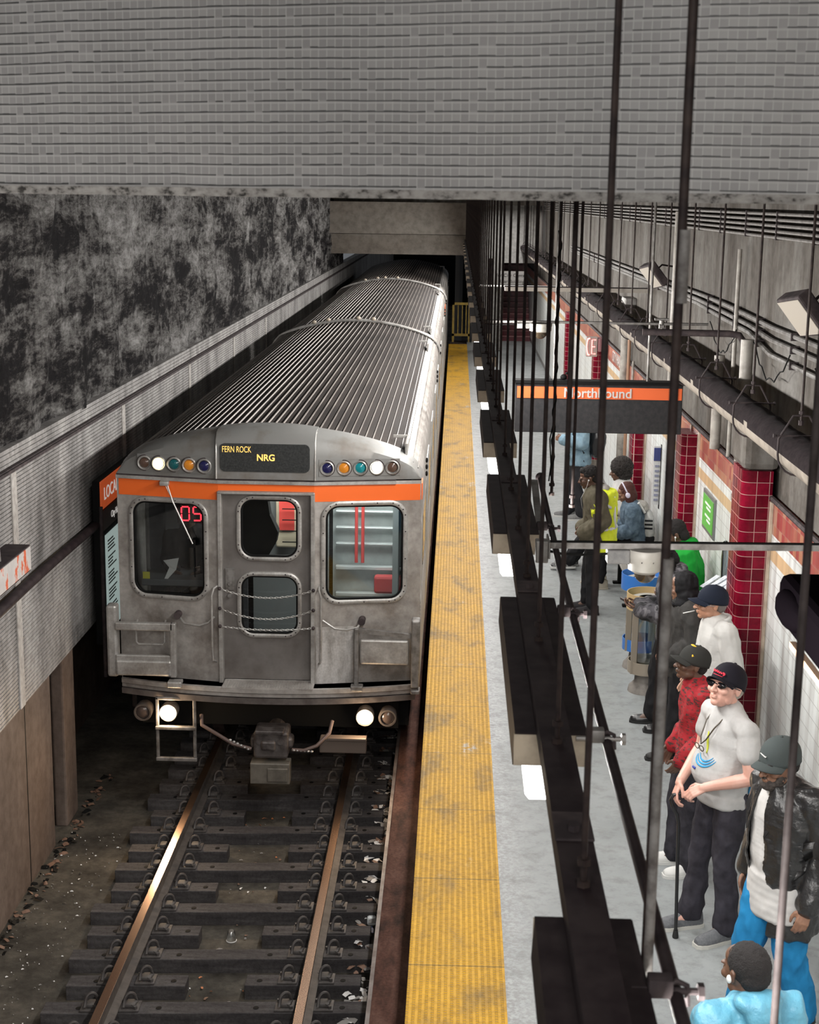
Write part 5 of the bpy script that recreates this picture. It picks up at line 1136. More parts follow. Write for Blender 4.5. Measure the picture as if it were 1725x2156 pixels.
class Person:
    def __init__(s, label, x, y, face, H=1.75, skin='dark', pose=None, vox=.0075, yaw=0, pitch=0, roll=0, wide=1.0, belly=0, hands=None, z=0, group=None, hs=1.07):
        s.root = thing('person', label, 'person', (x, y, z), group); s.k = H/1.75; s.face = math.radians(face); s.vox = vox; s.skin = skin; s.wide = wide; s.belly = belly; s.yaw = yaw
        s.J = {k: V(v) for k, v in DEF.items()}
        if pose: s.J.update({k: V(v) for k, v in pose.items()})
        s.T = Matrix.Rotation(s.face, 4, 'Z') @ Matrix.Diagonal((s.k, s.k, s.k, 1))
        s.HM = Matrix.Translation(s.J['hed']) @ Matrix.Rotation(math.radians(yaw), 4, 'Z') @ Matrix.Rotation(math.radians(-pitch), 4, 'X') @ Matrix.Rotation(math.radians(roll), 4, 'Y') @ Matrix.Diagonal((hs, hs, hs, 1))
        J = s.J; m = MB(); s.torso(m, 1.0, .0); s.legs(m, 0); s.arms(m, 0)
        m.limb([J['nek'], J['nek'].lerp(J['hed'], .55), J['hed']-V((0, .01, 0))], [.062, .056, .055])
        h = head_mb(s.HM); m.add(h.v, h.f)
        hp = hands or {}
        for sd, sg in (('L', -1), ('R', 1)):
            q_ = hp.get(sd, {}); W = J[sd+'w']; D = V(q_.get('D', (W-J[sd+'e']).normalized())); Nn = V(q_.get('N', (-sg, 0, 0)))
            D = D.normalized(); A = D.cross(Nn); th = V(q_.get('T', (0, 1, .0))); side = 1 if A.dot(th) >= 0 else -1
            hand(m, W+D*.01, D, Nn, side, q_.get('curl', .35), 1.0, .1, q_.get('thumb', .4))
            a = W+D*.0; m.limb([J[sd+'e'].lerp(W, .8), a+D*.02], [.032, .027])
            for ss in ('La', 'Ra'): pass
        for sd in 'LR':
            A = J[sd+'a']; m.limb([A, A+V((0, .12, -.045))], [.04, .03])
        m.xf(s.T); link(remesh(m, vox, 1), 'body', SK[skin], s.root)
    def torso(s, m, f, grow, zlo=None, bell=None):
        J = s.J; path = [J['pel'], J['wai'], J['che'], J['nek']]; w = s.wide; bl = s.belly
        prof = [(.0, .158, .108), (.33, .145, .098), (.66, .168, .112), (.86, .150, .095), (1.0, .078, .068)]
        for i in range(25):
            t = i/24; u = t*3; k = min(2, int(u)); c = path[k].lerp(path[k+1], u-k)
            for a, b in zip(prof, prof[1:]):
                if a[0] <= t <= b[0]: g = (t-a[0])/(b[0]-a[0]); rx = a[1]+(b[1]-a[1])*g; ry = a[2]+(b[2]-a[2])*g
            by = bl*math.exp(-((t-.30)/.22)**2)
            m.ell(c+V((0, by*.55, 0)), ((rx+grow)*w*f+by*.35, (ry+grow)*f*w+by*.6, .075), None, 20, 8)
        for sd in 'LR': m.limb([J['nek'].lerp(J['che'], .25), J[sd+'s']], [.062*w+grow*.6, .058*w+grow*.8])
    def arms(s, m, grow, upto=1.0, flare=0):
        J = s.J
        for sd in 'LR':
            a, e, w = J[sd+'s'], J[sd+'e'], J[sd+'w']
            if upto <= .5: m.limb([a, a.lerp(e, upto*2)], [.054+grow*.8, .048+grow*.8+flare]); continue
            m.limb([a, a.lerp(e, .5), e], [.055+grow, .050+grow, .042+grow]); w2 = e.lerp(w, (upto-.5)*2)
            m.limb([e, e.lerp(w2, .3), w2], [.042+grow, .043+grow, .028+grow+flare])
    def legs(s, m, grow, upto=1.0, flare=0):
        J = s.J
        for sd in 'LR':
            h, k, a = J[sd+'h'], J[sd+'k'], J[sd+'a']
            m.limb([h, h.lerp(k, .5), k], [.092+grow, .078+grow, .058+grow*.9]); a2 = k.lerp(a, upto)
            m.limb([k, k.lerp(a, .35)+V((0, -.012, 0)), a2], [.058+grow*.9, .057+grow, .040+grow+flare])
        m.ell(J['pel']+V((0, -.02, -.02)), (.155+grow, .115+grow, .10))
    def top(s, m_, grow=.018, hem=.0, name='shirt', sleeves=1.0, flare=0, amp=.010, label=None, seed=0, hemr=1.0, hood=False, collar=0):
        m = MB(); s.torso(m, 1.0, grow); s.arms(m, grow, sleeves, flare); J = s.J
        if hem: 
            nh = int(hem/.012)+2
            for i in range(nh):
                t = i/(nh-1); c = J['pel']+V((0, 0, -hem*t)); m.ell(c+V((0, s.belly*.2, 0)), ((.160+grow)*s.wide*hemr, (.115+grow)*hemr*s.wide, .05), None, 20, 8)
        if hood:
            c = J['nek']+V((0, -.07, .045)); m.ell(c, (.11, .075, .055)); m.ell(J['nek']+V((0, .01, .02)), (.095, .085, .03)); m.ell(c+V((0, -.03, -.04)), (.09, .05, .07))
        if collar: m.ell(J['nek']+V((0, .0, .02)), (.082, .078, collar))
        m.xf(s.T); me = remesh(m, max(.0095, s.vox*1.2), 3, amp, seed=seed); return link(me, name, m_, s.root, label)
    def pants(s, m_, grow=.022, name='trousers', upto=.93, flare=.02, amp=.011, label=None, seed=3):
        m = MB(); s.legs(m, grow, upto, flare); J = s.J; m.ell(J['pel']+V((0, 0, .03)), (.158*s.wide+grow*.4, .112*s.wide+grow*.4, .07)); m.xf(s.T); return link(remesh(m, max(.0095, s.vox*1.2), 2, amp, (11, 11, 6), seed), name, m_, s.root, label)
    def shoes(s, upper, sole, label=None, big=1.0, laces=None):
        for sd, sg in (('L', -1), ('R', 1)):
            A = s.J[sd+'a']; yawf = math.radians(-6*sg); sh = MB(); so = MB(); b = big
            prof = [(-.085, .030, .075), (-.06, .038, .088), (-.02, .040, .095), (.03, .041, .080), (.08, .046, .060), (.13, .047, .050), (.165, .038, .040), (.185, .022, .028)]
            rings = []; 
            for (yy, w, h) in prof: rings.append([(w*b*math.cos(a)*(1 if math.sin(a) < .5 else .92), yy*b, .022+max(0, math.sin(a))*h*b) for a in [2*PI*k/16 for k in range(16)]])
            sh.loft(rings); rs = []
            for (yy, w, h) in prof: rs.append([(-w*b*1.06, yy*b*1.04, 0), (w*b*1.06, yy*b*1.04, 0), (w*b*1.08, yy*b*1.04, .024), (-w*b*1.08, yy*b*1.04, .024)])
            so.loft(rs)
            fz = A.z-.085
            base = s.T @ Matrix.Translation((A.x, A.y+.01, fz)) @ Matrix.Rotation(yawf+getattr(s, 'foot', {}).get(sd, 0), 4, 'Z') @ Matrix.Rotation(getattr(s, 'footx', {}).get(sd, 0), 4, 'X')
            sh.limb([(0, -.035, .06), (0, -.035, .10)], [.044, .042]); sh.xf(base); so.xf(base)
            u = link(remesh(sh, .006, 2), 'shoe', upper, s.root, label)
            me = bpy.data.meshes.new('sole'); me.from_pydata(so.v, [], so.f); link(me, 'shoe_sole', sole, u)
            if laces:
                l = MB()
                for k in range(5): l.tube([(-.02, .02+.018*k, .098-.009*k), (0, .025+.018*k, .105-.009*k), (.02, .03+.018*k, .098-.009*k)], .0035, 5)
                l.xf(base); me = bpy.data.meshes.new('l'); me.from_pydata(l.v, [], l.f); link(me, 'laces', laces, u)
    def H(s, m): return m.xf(s.T @ s.HM)
    def hair(s, m_, kind='short', label=None):
        m = MB(); amp = .004
        if kind == 'short': m.ell((0, -.022, .040), (.080, .098, .089)); m.ell((0, -.055, -.005), (.070, .058, .06))
        if kind == 'top': m.ell((0, -.018, .058), (.082, .100, .082)); m.ell((0, -.06, .0), (.074, .05, .06)); m.ell((0, .045, .095), (.058, .045, .030)); amp = .012
        if kind == 'afro': m.ell((0, -.03, .055), (.13, .135, .125)); m.ell((0, -.05, -.03), (.11, .10, .08)); amp = .016
        if kind == 'full': m.ell((0, -.025, .045), (.084, .10, .092)); m.ell((0, -.06, -.03), (.078, .055, .09)); amp = .006
        s.H(m); me = remesh(m, .008, 1, amp, (60, 60, 60), 2); return link(me, 'hair', m_, s.root, label)
    def cap(s, m_, label=None, logo=None, tilt=0, brim=None, brimlen=.075):
        m = MB(); n = 24; rings = []
        for j in range(8):
            t = j/7*PI/2*.97; r = math.cos(t); h = math.sin(t)
            rings.append([(.090*r**.9*math.cos(a), -.010+.113*r**.9*math.sin(a), .030+.108*h**.85) for a in [2*PI*k/n for k in range(n)]])
        inner = [[(p[0]*.95, -.015+(p[1]+.015)*.95, p[2]-.004) for p in rings[0]]]
        m.loft([[(p[0], p[1]*1.0, p[2]-.018) for p in rings[0]]]+rings); m.ell((0, -.010, .138), (.009, .009, .006))
        R_ = Matrix.Rotation(math.radians(tilt), 4, 'X'); m.xf(R_); s.H(m); me = bpy.data.meshes.new('cap'); me.from_pydata(m.v, [], m.f); me.polygons.foreach_set('use_smooth', [True]*len(me.polygons))
        c = link(me, 'cap', m_, s.root, label)
        b = MB(); top = []; bot = []
        for j in range(5):
            f = j/4
            for k in range(13):
                a = PI*.12+PI*.76*k/12; rx = .086; ry = .106; x = rx*math.cos(a); y = -.012+ry*math.sin(a)+f*brimlen*math.sin(a)**.6*(1 if True else 0); z = .028-.014*f-.014*math.cos(a)**2*(1+f)
                top.append((x*(1+.02*f), y, z+.0035)); bot.append((x*(1+.02*f), y, z-.0015))
        fs = []
        for j in range(4):
            for k in range(12): a = j*13+k; fs.append((a, a+1, a+14, a+13)); fs.append((65+a, 65+a+13, 65+a+14, 65+a+1))
        for k in range(12): fs.append((52+k, 52+k+1, 65+52+k+1, 65+52+k)); fs.append((k+1, k, 65+k, 65+k+1))
        b.add(top+bot, fs).xf(R_); s.H(b); me = bpy.data.meshes.new('b'); me.from_pydata(b.v, [], b.f); me.polygons.foreach_set('use_smooth', [True]*len(me.polygons)); link(me, 'cap_brim', brim or m_, c)
        return c
    def part(s, m, name, m_, label=None, head=False, parent=None, smooth=True):
        if head: s.H(m)
        else: m.xf(s.T)
        me = bpy.data.meshes.new(name); me.from_pydata(m.v, [], m.f)
        bm = bmesh.new(); bm.from_mesh(me); bmesh.ops.recalc_face_normals(bm, faces=bm.faces[:]); bm.to_mesh(me); bm.free()
        if smooth: me.polygons.foreach_set('use_smooth', [True]*len(me.polygons))
        return link(me, name, m_, parent or s.root, label)
    def eyes(s):
        m = MB(); d = MB(); br = MB()
        for g in (-1, 1): m.ell((g*.030, .084, .004), (.012, .010, .0055)); d.ell((g*.030, .092, .003), (.0055, .004, .0055)); br.tube([(g*.014, .097, .022), (g*.030, .099, .027), (g*.046, .090, .023)], .004, 5)
        s.part(m, 'eyes', EYEW, head=True); s.part(d, 'irises', EYED, head=True); s.part(br, 'eyebrows', mat('dark hair', (.012,.010,.010), .8), head=True)
    def glasses(s, m_, lens=None, r=.021):
        m = MB(); l = MB()
        for g in (-1, 1):
            pts = [(g*.032+r*1.15*math.cos(a), .104-.006*abs(math.cos(a)), .002+r*.72*math.sin(a)) for a in [2*PI*k/12 for k in range(13)]]; m.tube(pts, .002, 5); m.tube([(g*.055, .098, .006), (g*.080, .05, .006), (g*.084, -.01, .002)], .0022, 5)
            l.loft([[(p[0], p[1]-.001, p[2]) for p in pts[:12]], [(p[0], p[1]+.001, p[2]) for p in pts[:12]]])
        m.tube([(-.010, .108, .006), (.010, .108, .006)], .002, 5); g_ = s.part(m, 'glasses', m_, head=True); 
        if lens: s.part(l, 'glasses_lens', lens, head=True, parent=g_)
    def earbud(s, side=-1, down=.25):
        J = s.J; m = MB(); m.ell((side*.084, .012, -.008), (.008, .009, .010)).tube([(side*.084, .018, -.015), (side*.078, .04, -.07), (side*.06, .075, -.13), (side*.03, .12, -.20), (side*.02, .12, -.20-down)], .0022, 5); return s.part(m, 'earbud_cord', mat('white cord', (.7,.7,.7), .4), head=True)
HB = mat('black coily hair', (.012,.010,.010), .9, bump=.8, bs=160, bd=.01)
HB2 = mat('dark brown braids', (.055,.014,.010), .8)
BLKC = cloth('black cotton', (.016,.016,.018)); DENIM = cloth('faded denim', (.12,.17,.225), (.055,.085,.12), 18); DARKJ = cloth('dark washed denim', (.042,.040,.050), (.020,.019,.024), 12)
RUB = mat('white rubber', (.62,.62,.60), .5); RUBD = mat('black rubber', (.012,.012,.012), .6)

# 10: man with the cane
p = Person('person in white printed T-shirt, black cap and sunglasses, leaning on a black cane', 1.80, 9.12, 110, 1.82, 'fair',
    dict(Ls=(-.205,-.01,1.40), Rs=(.205,0,1.40), Le=(-.29,.0,1.13), Lw=(-.135,.215,1.045), Re=(.27,.02,1.14), Rw=(.04,.29,1.03), La=(-.14,.02,.085), Ra=(.10,.14,.085), Lk=(-.13,.05,.49), Rk=(.10,.09,.49), nek=(0,.0,1.47), hed=(0,.035,1.62)),
    vox=.0052, yaw=24, pitch=-20, wide=1.06, belly=.085, hs=1.14, hands={'L': dict(D=(.40,.78,-.48), N=(.5,-.2,-.8), T=(.2,.4,1), curl=.62, thumb=.5), 'R': dict(D=(-.35,.55,-.75), N=(-.3,-.8,-.5), T=(-.6,.6,.6), curl=.6, thumb=.6)})
TEE = cloth('white T-shirt cotton', (.50,.495,.49), (.42,.415,.41), 10, bump=.15)
p.top(TEE, .016, .05, 't_shirt', .25, .012, .007, seed=1, hemr=1.08, collar=.0)
p.pants(cloth('dark denim jeans', (.050,.047,.060), (.026,.024,.030), 9), .014, flare=.026, amp=.012)
p.shoes(mat('grey mesh upper', (.14,.145,.155), .7, 0, (.10,.105,.115), 60), mat('pale shoe sole', (.55,.54,.50), .6), big=1.12, laces=mat('dark laces', (.04,.04,.045), .8))
p.cap(mat('black cap cloth', (.012,.011,.016), .85, spec=.15, bump=.2, bs=200), 'black cap with red script', tilt=9, brimlen=.055)
m = MB(); pts = []
for k in range(22): t = k/21; pts.append((-.038+.076*t, 1*.1035-.55*(t-.5)**2*.05-.002, .068+.007*math.sin(k*1.9)+.010*(t-.3)))
m.tube(pts, .0034, 5).tube([(-.030, .101, .074), (-.038, .097, .062), (-.03, .102, .056)], .003, 5); m.tube([(-.03, .103, .050), (.03, .103, .056)], .002, 5); p.part(m, 'cap_embroidery', mat('red thread', (.62,.03,.06), .6), head=True)
p.hair(mat('short grey hair', (.34,.31,.27), .8), 'short')
m = MB()
for g in (-1, 1):
    pts = [(g*.031+.029*math.cos(a)*(1), .103-.012*abs(math.cos(a))**2, .004+.0165*math.sin(a)) for a in [2*PI*k/16 for k in range(16)]]; m.loft([pts, [(x, y-.004, z) for x, y, z in pts]]); m.tube([(g*.058, .094, .008), (g*.080, .05, .010), (g*.086, -.01, .004)], .003, 5)
m.tube([(-.012, .107, .008), (.012, .107, .008)], .003, 5); p.part(m, 'sunglasses', mat('glossy black lens', (.01,.01,.012), .12), head=True)
m = MB().tube([(-.07,.055,1.47), (-.05,.13,1.38), (-.02,.165,1.30), (.0,.185,1.27), (.03,.17,1.31), (.06,.12,1.40), (.07,.055,1.47)], .0045, 6)
for g in (-.035, .02): m.tube([(g+.026*math.cos(a), .20, 1.255+.016*math.sin(a)) for a in [2*PI*k/12 for k in range(13)]], .0035, 5)
p.part(m, 'hanging_glasses', mat('brown spectacle frame', (.06,.045,.03), .3), 'spectacles hung on a neck cord')
def tee_pt(x, z, b=.0): # front of the shirt
    return (x, 0, z)
def on_surface(o, root, pts_xz, T, off=.004):
    """project local (x,z) points onto the front of a garment"""
    from mathutils.bvhtree import BVHTree
    me = o.data; bv = BVHTree.FromPolygons([v.co for v in me.vertices], [q_.vertices[:] for q_ in me.polygons]); out = []
    inv = T.inverted()
    for x, z in pts_xz:
        a = T @ V((x, 1.0, z)); b = T @ V((x, 0, z)); d = (b-a).normalized(); h = bv.ray_cast(a, d)
        out.append(inv @ (h[0]-d*off) if h[0] is not None else V((x, .2, z)))
    return out
shirt = [c for c in kids(p.root) if c.name.startswith('t_shirt')][0]
BLU = mat('blue shirt print', (.05,.33,.62), .7); YEL = mat('yellow shirt print', (.55,.60,.05), .7); NAV = mat('navy shirt print', (.03,.06,.35), .7)
m = MB()
for r in (.062, .078, .094): m.tube(on_surface(shirt, p.root, [(-.035+r*math.cos(a), 1.235+r*math.sin(a)) for a in [-2.7+2.2*k/14 for k in range(15)]], p.T), [.0015+.005*math.sin(PI*k/14) for k in range(15)], 6)
p.part(m, 'shirt_print', BLU, 'blue curved swirl print')
m = MB().tube(on_surface(shirt, p.root, [(.005-.004*k, 1.345-.016*k) for k in range(9)], p.T), [.004+.004*math.sin(PI*k/8) for k in range(9)], 6); p.part(m, 'shirt_print', YEL, 'yellow print streak')
m = MB().tube(on_surface(shirt, p.root, [(.0+.008*k, 1.115) for k in range(5)], p.T), .007, 5); p.part(m, 'shirt_print', NAV, 'small navy print')
T_ = Matrix.Translation(p.root.location) @ p.T
m = MB().limb([(-.15,-.11,.965), (-.15,-.125,1.02)], [.03, .03]).limb([(-.15,-.127,1.03), (-.15,-.13,1.055)], [.013, .012]); o = p.part(m, 'water_bottle', glass('clear bottle plastic', (.8,.85,.88), .7, .1), 'water bottle in the back pocket'); 
m = MB().cyl((-.15,-.108,.965), (-.15,-.12,1.005), .0335, n=18); p.part(m, 'bottle_label', BLU)
cw = T_ @ V((-.02,.335,.945)); ct = V((cw.x+.035, cw.y+.02, .0))
c = thing('walking_cane', 'black walking cane held by the man in the white printed T-shirt', 'cane', (ct.x, ct.y, 0))
hd = V((cw.x, cw.y, .965))
MB().tube([hd+V((.06,.0,.035)), hd+V((.02,.0,.045)), hd+V((-.03,0,.035)), hd+V((-.045,0,.0)), hd+V((-.03,0,-.05)), hd+V((-.0,0,-.10)), hd+V((.012,0,-.16)), ct+V((0,0,.06))], .0115, 10).build('shaft', mat('black cane', (.014,.014,.015), .35), c, True)
MB().lathe([(.019, 0), (.021, .01), (.014, .055)], (ct.x, ct.y, 0), 'Z', 16).build('rubber_tip', RUBD, c, True)

# 9: man in red shirt
p = Person('person in red patterned sweatshirt, dark cap and white sneakers with hands in pockets', 1.76, 10.02, 92, 1.68, 'dark',
    dict(nek=(0,.02,1.46), hed=(0,.065,1.61), Le=(-.235,-.05,1.15), Lw=(-.17,.13,.94), Re=(.235,-.04,1.15), Rw=(.17,.13,.94), Lk=(-.09,.04,.50), Rk=(.11,.09,.50), La=(-.10,.0,.085), Ra=(.12,.08,.085)), vox=.006, yaw=8, pitch=-12, hands={'L': dict(D=(.2,.5,-.8), N=(.9,0,0)), 'R': dict(D=(-.2,.5,-.8), N=(-.9,0,0))})
mm, nt, bb, out = newmat('red heathered sweatshirt'); q = N(nt)
c1 = q.ramp(q.noise(q.co((1,1,2.4)), 17, 5, .65), [(.42, (.05,.022,.02)), (.455, (.28,.008,.014)), (.58, (.34,.010,.018)), (.63, (.16,.045,.045))]); q.lk(c1, bb.inputs['Base Color']); bb.inputs['Roughness'].default_value = .85; q.bump(q.noise(q.co(), 200, 3), bb, .2, .003)
p.top(mm, .030, .08, 'sweatshirt', 1.0, .012, .013, seed=5)
m = MB().ell((0,.0,.85), (.165,.125,.035)).ell((-.10,.11,.84), (.06,.03,.04)); p.part(m, 'undershirt_hem', cloth('pale undershirt', (.42,.41,.37)), 'pale shirt tail below the sweatshirt')
p.pants(DARKJ, .028, flare=.03, amp=.013); p.shoes(RUB, RUB, 'white low sneaker', 1.12, RUB); p.hair(HB, 'short')
p.cap(mat('charcoal cap cloth', (.03,.03,.028), .85, spec=.15), 'charcoal cap with yellow patch', tilt=6, brimlen=.075)
m = MB().add([(-.072,.045,.060), (-.080,.018,.055), (-.073,.04,.085), (-.066,.050,.060), (-.074,.02,.054), (-.068,.044,.085)], [(0,1,2), (5,4,3), (0,3,4,1), (1,4,5,2), (2,5,3,0)]).ell((0,.02,.131), (.03,.02,.004)); p.part(m, 'cap_patch', mat('yellow patch', (.75,.45,.03), .6), head=True); p.eyes()
m = MB().ell((0,.03,-.02),(0.001,0.001,.001)); m = MB().ell((0,-.0,1.485), (.078,.070,.018)); p.part(m, 'collar', cloth('pale collar', (.55,.55,.57)))

# 11: man in leather jacket
p = Person('person in black leather jacket, blue joggers and grey cap walking at the lower right', 1.93, 7.95, 118, 1.80, 'brown',
    dict(nek=(0,.03,1.46), hed=(0,.085,1.595), che=(0,.02,1.29), Le=(-.255,-.06,1.13), Lw=(-.265,.05,.865), Re=(.25,-.05,1.13), Rw=(.25,.03,.87), Lk=(-.09,.0,.50), Rk=(.11,.13,.50), La=(-.10,-.12,.10), Ra=(.12,.14,.085)), vox=.0055, yaw=6, pitch=2, wide=1.16, belly=.03, hs=1.12, hands={'L': dict(curl=.5, N=(.5,-.4,0)), 'R': dict(curl=.5)})
LEA = mat('black leather', (.014,.014,.015), .34, 0, (.022,.021,.021), 20, bump=.5, bs=40, bd=.01, spec=.6)
WT_ = cloth('white undershirt', (.58,.57,.56), (.50,.49,.48), 8)
p.top(WT_, .020, .22, 'long_t_shirt', .3, .01, .007, hemr=1.05)
# jacket: shell with an open front
m = MB(); p.torso(m, 1.0, .040); p.arms(m, .034, .97, .010)
for i in range(24):
    t = i/23; m.ell(p.J['pel']+V((0, -.012, -.31*t)), (.215+.015*t, .165+.01*t, .05), None, 20, 8)
m.ell(p.J['nek']+V((0, -.02, .03)), (.092, .082, .035)); m.xf(p.T); me = remesh(m, .0085, 2, .013, (10,10,6), 9)
bm = bmesh.new(); bm.from_mesh(me); inv = p.T.inverted(); dele = []
for v in bm.verts:
    l = inv @ v.co
    w_ = .045+.06*max(0, (1.45-l.z)) if l.z > .9 else .085
    if l.y > .05 and abs(l.x-.035) < min(w_+.012, .10) and l.z < 1.50: dele.append(v)
bmesh.ops.delete(bm, geom=dele, context='VERTS'); bmesh.ops.solidify(bm, geom=bm.faces[:], thickness=.008); bm.to_mesh(me); bm.free(); me.polygons.foreach_set('use_smooth', [True]*len(me.polygons)); j = link(me, 'leather_jacket', LEA, p.root)
for g in (-1, 1):
    m = MB().add([(g*.035+.03,.125,1.47), (g*.115+.02,.125,1.43), (g*.135+.02,.165,1.33), (g*.075+.03,.195,1.20), (g*.05+.03,.18,1.33)], [(0,1,2,3,4)]); base = list(m.v); m.add([(x, y-.01, z) for x, y, z in base], [(4,3,2,1,0)]); m.add(base+[(x, y-.01, z) for x, y, z in base], [(i, (i+1) % 5, 5+(i+1) % 5, 5+i) for i in range(5)]); p.part(m, 'lapel', LEA, parent=j, smooth=False)
BLUJ = cloth('blue jogger fleece', (.02,.22,.47), (.014,.16,.36), 7)
p.pants(BLUJ, .034, 'joggers', .93, .01, .012); p.shoes(mat('black trainer', (.02,.02,.02), .6), RUB, None, 1.1)
m = MB().tube([(-.135,.10,.70), (-.128,.115,.685), (-.11,.125,.70)], .005, 5); p.part(m, 'trouser_mark', RUB)
p.hair(HB, 'short'); cp_ = p.cap(mat('dark grey cap cloth', (.055,.066,.066), .85, spec=.15, bump=.2, bs=200), 'dark grey green cap with a small white tick', tilt=0, brimlen=.07)
m = MB(); tk = [(-.012,.067), (-.008,.058), (.0,.060), (.030,.073), (-.002,.066), (-.006,.065)]
m.loft([[(x-.004, .107-abs(x)*.12, z) for x, z in tk], [(x-.004, .1015-abs(x)*.12, z) for x, z in tk]]); p.part(m, 'cap_mark', RUB, 'white tick mark', head=True)
m = MB().ell((0,.062,-.085), (.046,.040,.036)).ell((0,.100,-.046), (.026,.008,.006)).ell((.048,.03,-.06), (.014,.035,.035)).ell((-.048,.03,-.06), (.014,.035,.035)); s_ = p.H(m); link(remesh(m, .006, 1, .004, (80,80,80)), 'beard', mat('greying beard', (.06,.05,.045), .9, 0, (.02,.015,.013), 60), p.root); p.eyes()

# 12: person in light blue jacket, back of head
p = Person('person with short black hair in pale blue hooded jacket, seen from behind at the bottom', 1.28, 5.72, 20, 1.70, 'dark', dict(hed=(0,.035,1.60)), vox=.0055, yaw=12, pitch=4)
p.top(mat('pale blue shiny nylon', (.11,.33,.45), .45, 0, (.08,.26,.38), 6, bump=.5, bs=25, bd=.02), .030, .05, 'hooded_jacket', 1.0, .01, .014, hood=True, seed=8)
p.pants(BLKC); p.shoes(RUBD, RUBD); p.hair(HB, 'short'); m = MB().ell((-.088,.0,-.012), (.010,.012,.018)); p.part(m, 'earpiece', RUB, head=True)

# 8: white shirt navy cap
p = Person('person in white collared shirt and navy cap, smoking, beside the red pilaster', 2.11, 11.28, 93, 1.80, 'tan',
    dict(nek=(0,.03,1.45), hed=(0,.075,1.60), Le=(-.25,-.07,1.15), Lw=(-.18,.12,.97), Rw=(.18,.14,.97), wai=(0,-.02,1.10)), vox=.0062, yaw=6, pitch=-4, wide=1.12, belly=.08, hands={'L': dict(D=(.5,.6,-.5))})
p.top(cloth('white shirt cloth', (.52,.515,.50), (.46,.455,.44), 6, bump=.1), .034, .14, 'shirt', .72, .02, .012, seed=11, hemr=1.05)
m = MB().tube([(.088*math.cos(a), .015+.086*math.sin(a), 1.475-.025*math.sin(a)) for a in [PI*.62+PI*1.76*k/22 for k in range(23)]], .017, 8); p.part(m, 'collar', cloth('white shirt cloth', (.52,.515,.50), (.46,.455,.44)))
p.pants(BLKC, .028); p.shoes(RUBD, RUBD); p.hair(mat('grey stubble', (.16,.14,.13), .9), 'short'); p.cap(mat('navy cap cloth', (.012,.016,.028), .8, spec=.15), 'navy cap', tilt=4, brimlen=.08); p.eyes(); p.glasses(mat('silver wire', (.5,.5,.5), .2, .8))
p.part(MB().cyl((0.005,.112,-.058), (0.02,.19,-.085), .0038, n=8), 'cigarette', RUB, head=True)

# 7: black hoodie, hood up
p = Person('person with black hood up and charcoal jacket, between the camouflage jacket and white shirt', 2.02, 12.28, 88, 1.66, 'brown',
    dict(nek=(0,.02,1.46), hed=(0,.06,1.59), Le=(-.25,-.05,1.14), Lw=(-.15,.15,.98), Rw=(.15,.15,.98), La=(-.10,.12,.085), Ra=(.11,.0,.085), Lk=(-.09,.06,.5)), vox=.007, yaw=-12, pitch=6, hands={'L': dict(D=(.5,.6,-.5)), 'R': dict(D=(-.5,.6,-.5))})
p.top(cloth('charcoal jacket', (.050,.048,.046), (.036,.035,.034), 20), .045, .18, 'jacket', 1.0, .01, .014, seed=4)
m = MB().ell((0,-.025,.035), (.105,.115,.112)).ell((0,-.045,-.06), (.11,.10,.10)).ell((0,.0,-.12), (.12,.10,.06)); p.H(m); me = remesh(m, .009, 1, .010, (18,18,10), 3)
bm = bmesh.new(); bm.from_mesh(me); inv = (p.T @ p.HM).inverted(); bmesh.ops.delete(bm, geom=[v for v in bm.verts if (inv @ v.co).y > .055 and (inv @ v.co).z > -.10], context='VERTS'); bmesh.ops.solidify(bm, geom=bm.faces[:], thickness=.008); bm.to_mesh(me); bm.free(); link(me, 'hood', BLKC, p.root); p.eyes(); p.pants(BLKC, .03); p.shoes(RUBD, RUBD, None, 1.05)

# 6: camouflage jacket with phone
p = Person('person with long locks in grey camouflage jacket looking down at a phone', 2.02, 12.98, 86, 1.76, 'dark',
    dict(che=(0,.02,1.28), nek=(0,.05,1.45), hed=(0,.12,1.58), Ls=(-.185,.04,1.39), Rs=(.185,.04,1.39), Le=(-.24,.06,1.10), Lw=(-.12,.31,1.13), Re=(.24,.06,1.10), Rw=(.10,.30,1.12), Lk=(-.10,.05,.5), Rk=(.10,.12,.5), La=(-.11,.03,.085), Ra=(.11,.14,.085)), vox=.0068, yaw=20, pitch=38, hands={'L': dict(D=(.35,.75,.1), N=(.3,-.1,.9), T=(0,.5,.8), curl=.45), 'R': dict(D=(-.35,.75,.1), N=(-.3,-.1,.9), T=(0,.5,.8), curl=.45)})
mm, nt, bb, out = newmat('grey camouflage cloth'); q = N(nt)
c1 = q.ramp(q.noise(q.co((1,1,.8)), 10, 2, .5), [(.40, (.018,.018,.02)), (.42, (.055,.052,.060)), (.52, (.055,.052,.060)), (.54, (.12,.115,.125)), (.62, (.12,.115,.125)), (.64, (.03,.03,.034))]); q.lk(c1, bb.inputs['Base Color']); bb.inputs['Roughness'].default_value = .85
p.top(mm, .040, .12, 'camouflage_jacket', .98, .008, .015, seed=21, hood=True); p.hair(HB, 'full')
m = MB(); random.seed(5)
for k in range(26):
    a = -2.6+5.2*k/25+.1; x = .075*math.sin(a); y = -.02-.075*math.cos(a)*.6; y = y if abs(a) > 1.2 else y; L = random.uniform(.16, .26); m.tube([(x, y, .03), (x*1.3, y*1.2+.02, -.05), (x*1.4, y*1.2+.05+.02*random.random(), -.05-L*.5), (x*1.4+random.uniform(-.02,.02), y+.08, -.05-L)], [.007, .006, .006, .003], 5)
p.part(m, 'locks', HB, 'long hanging locks', head=True)
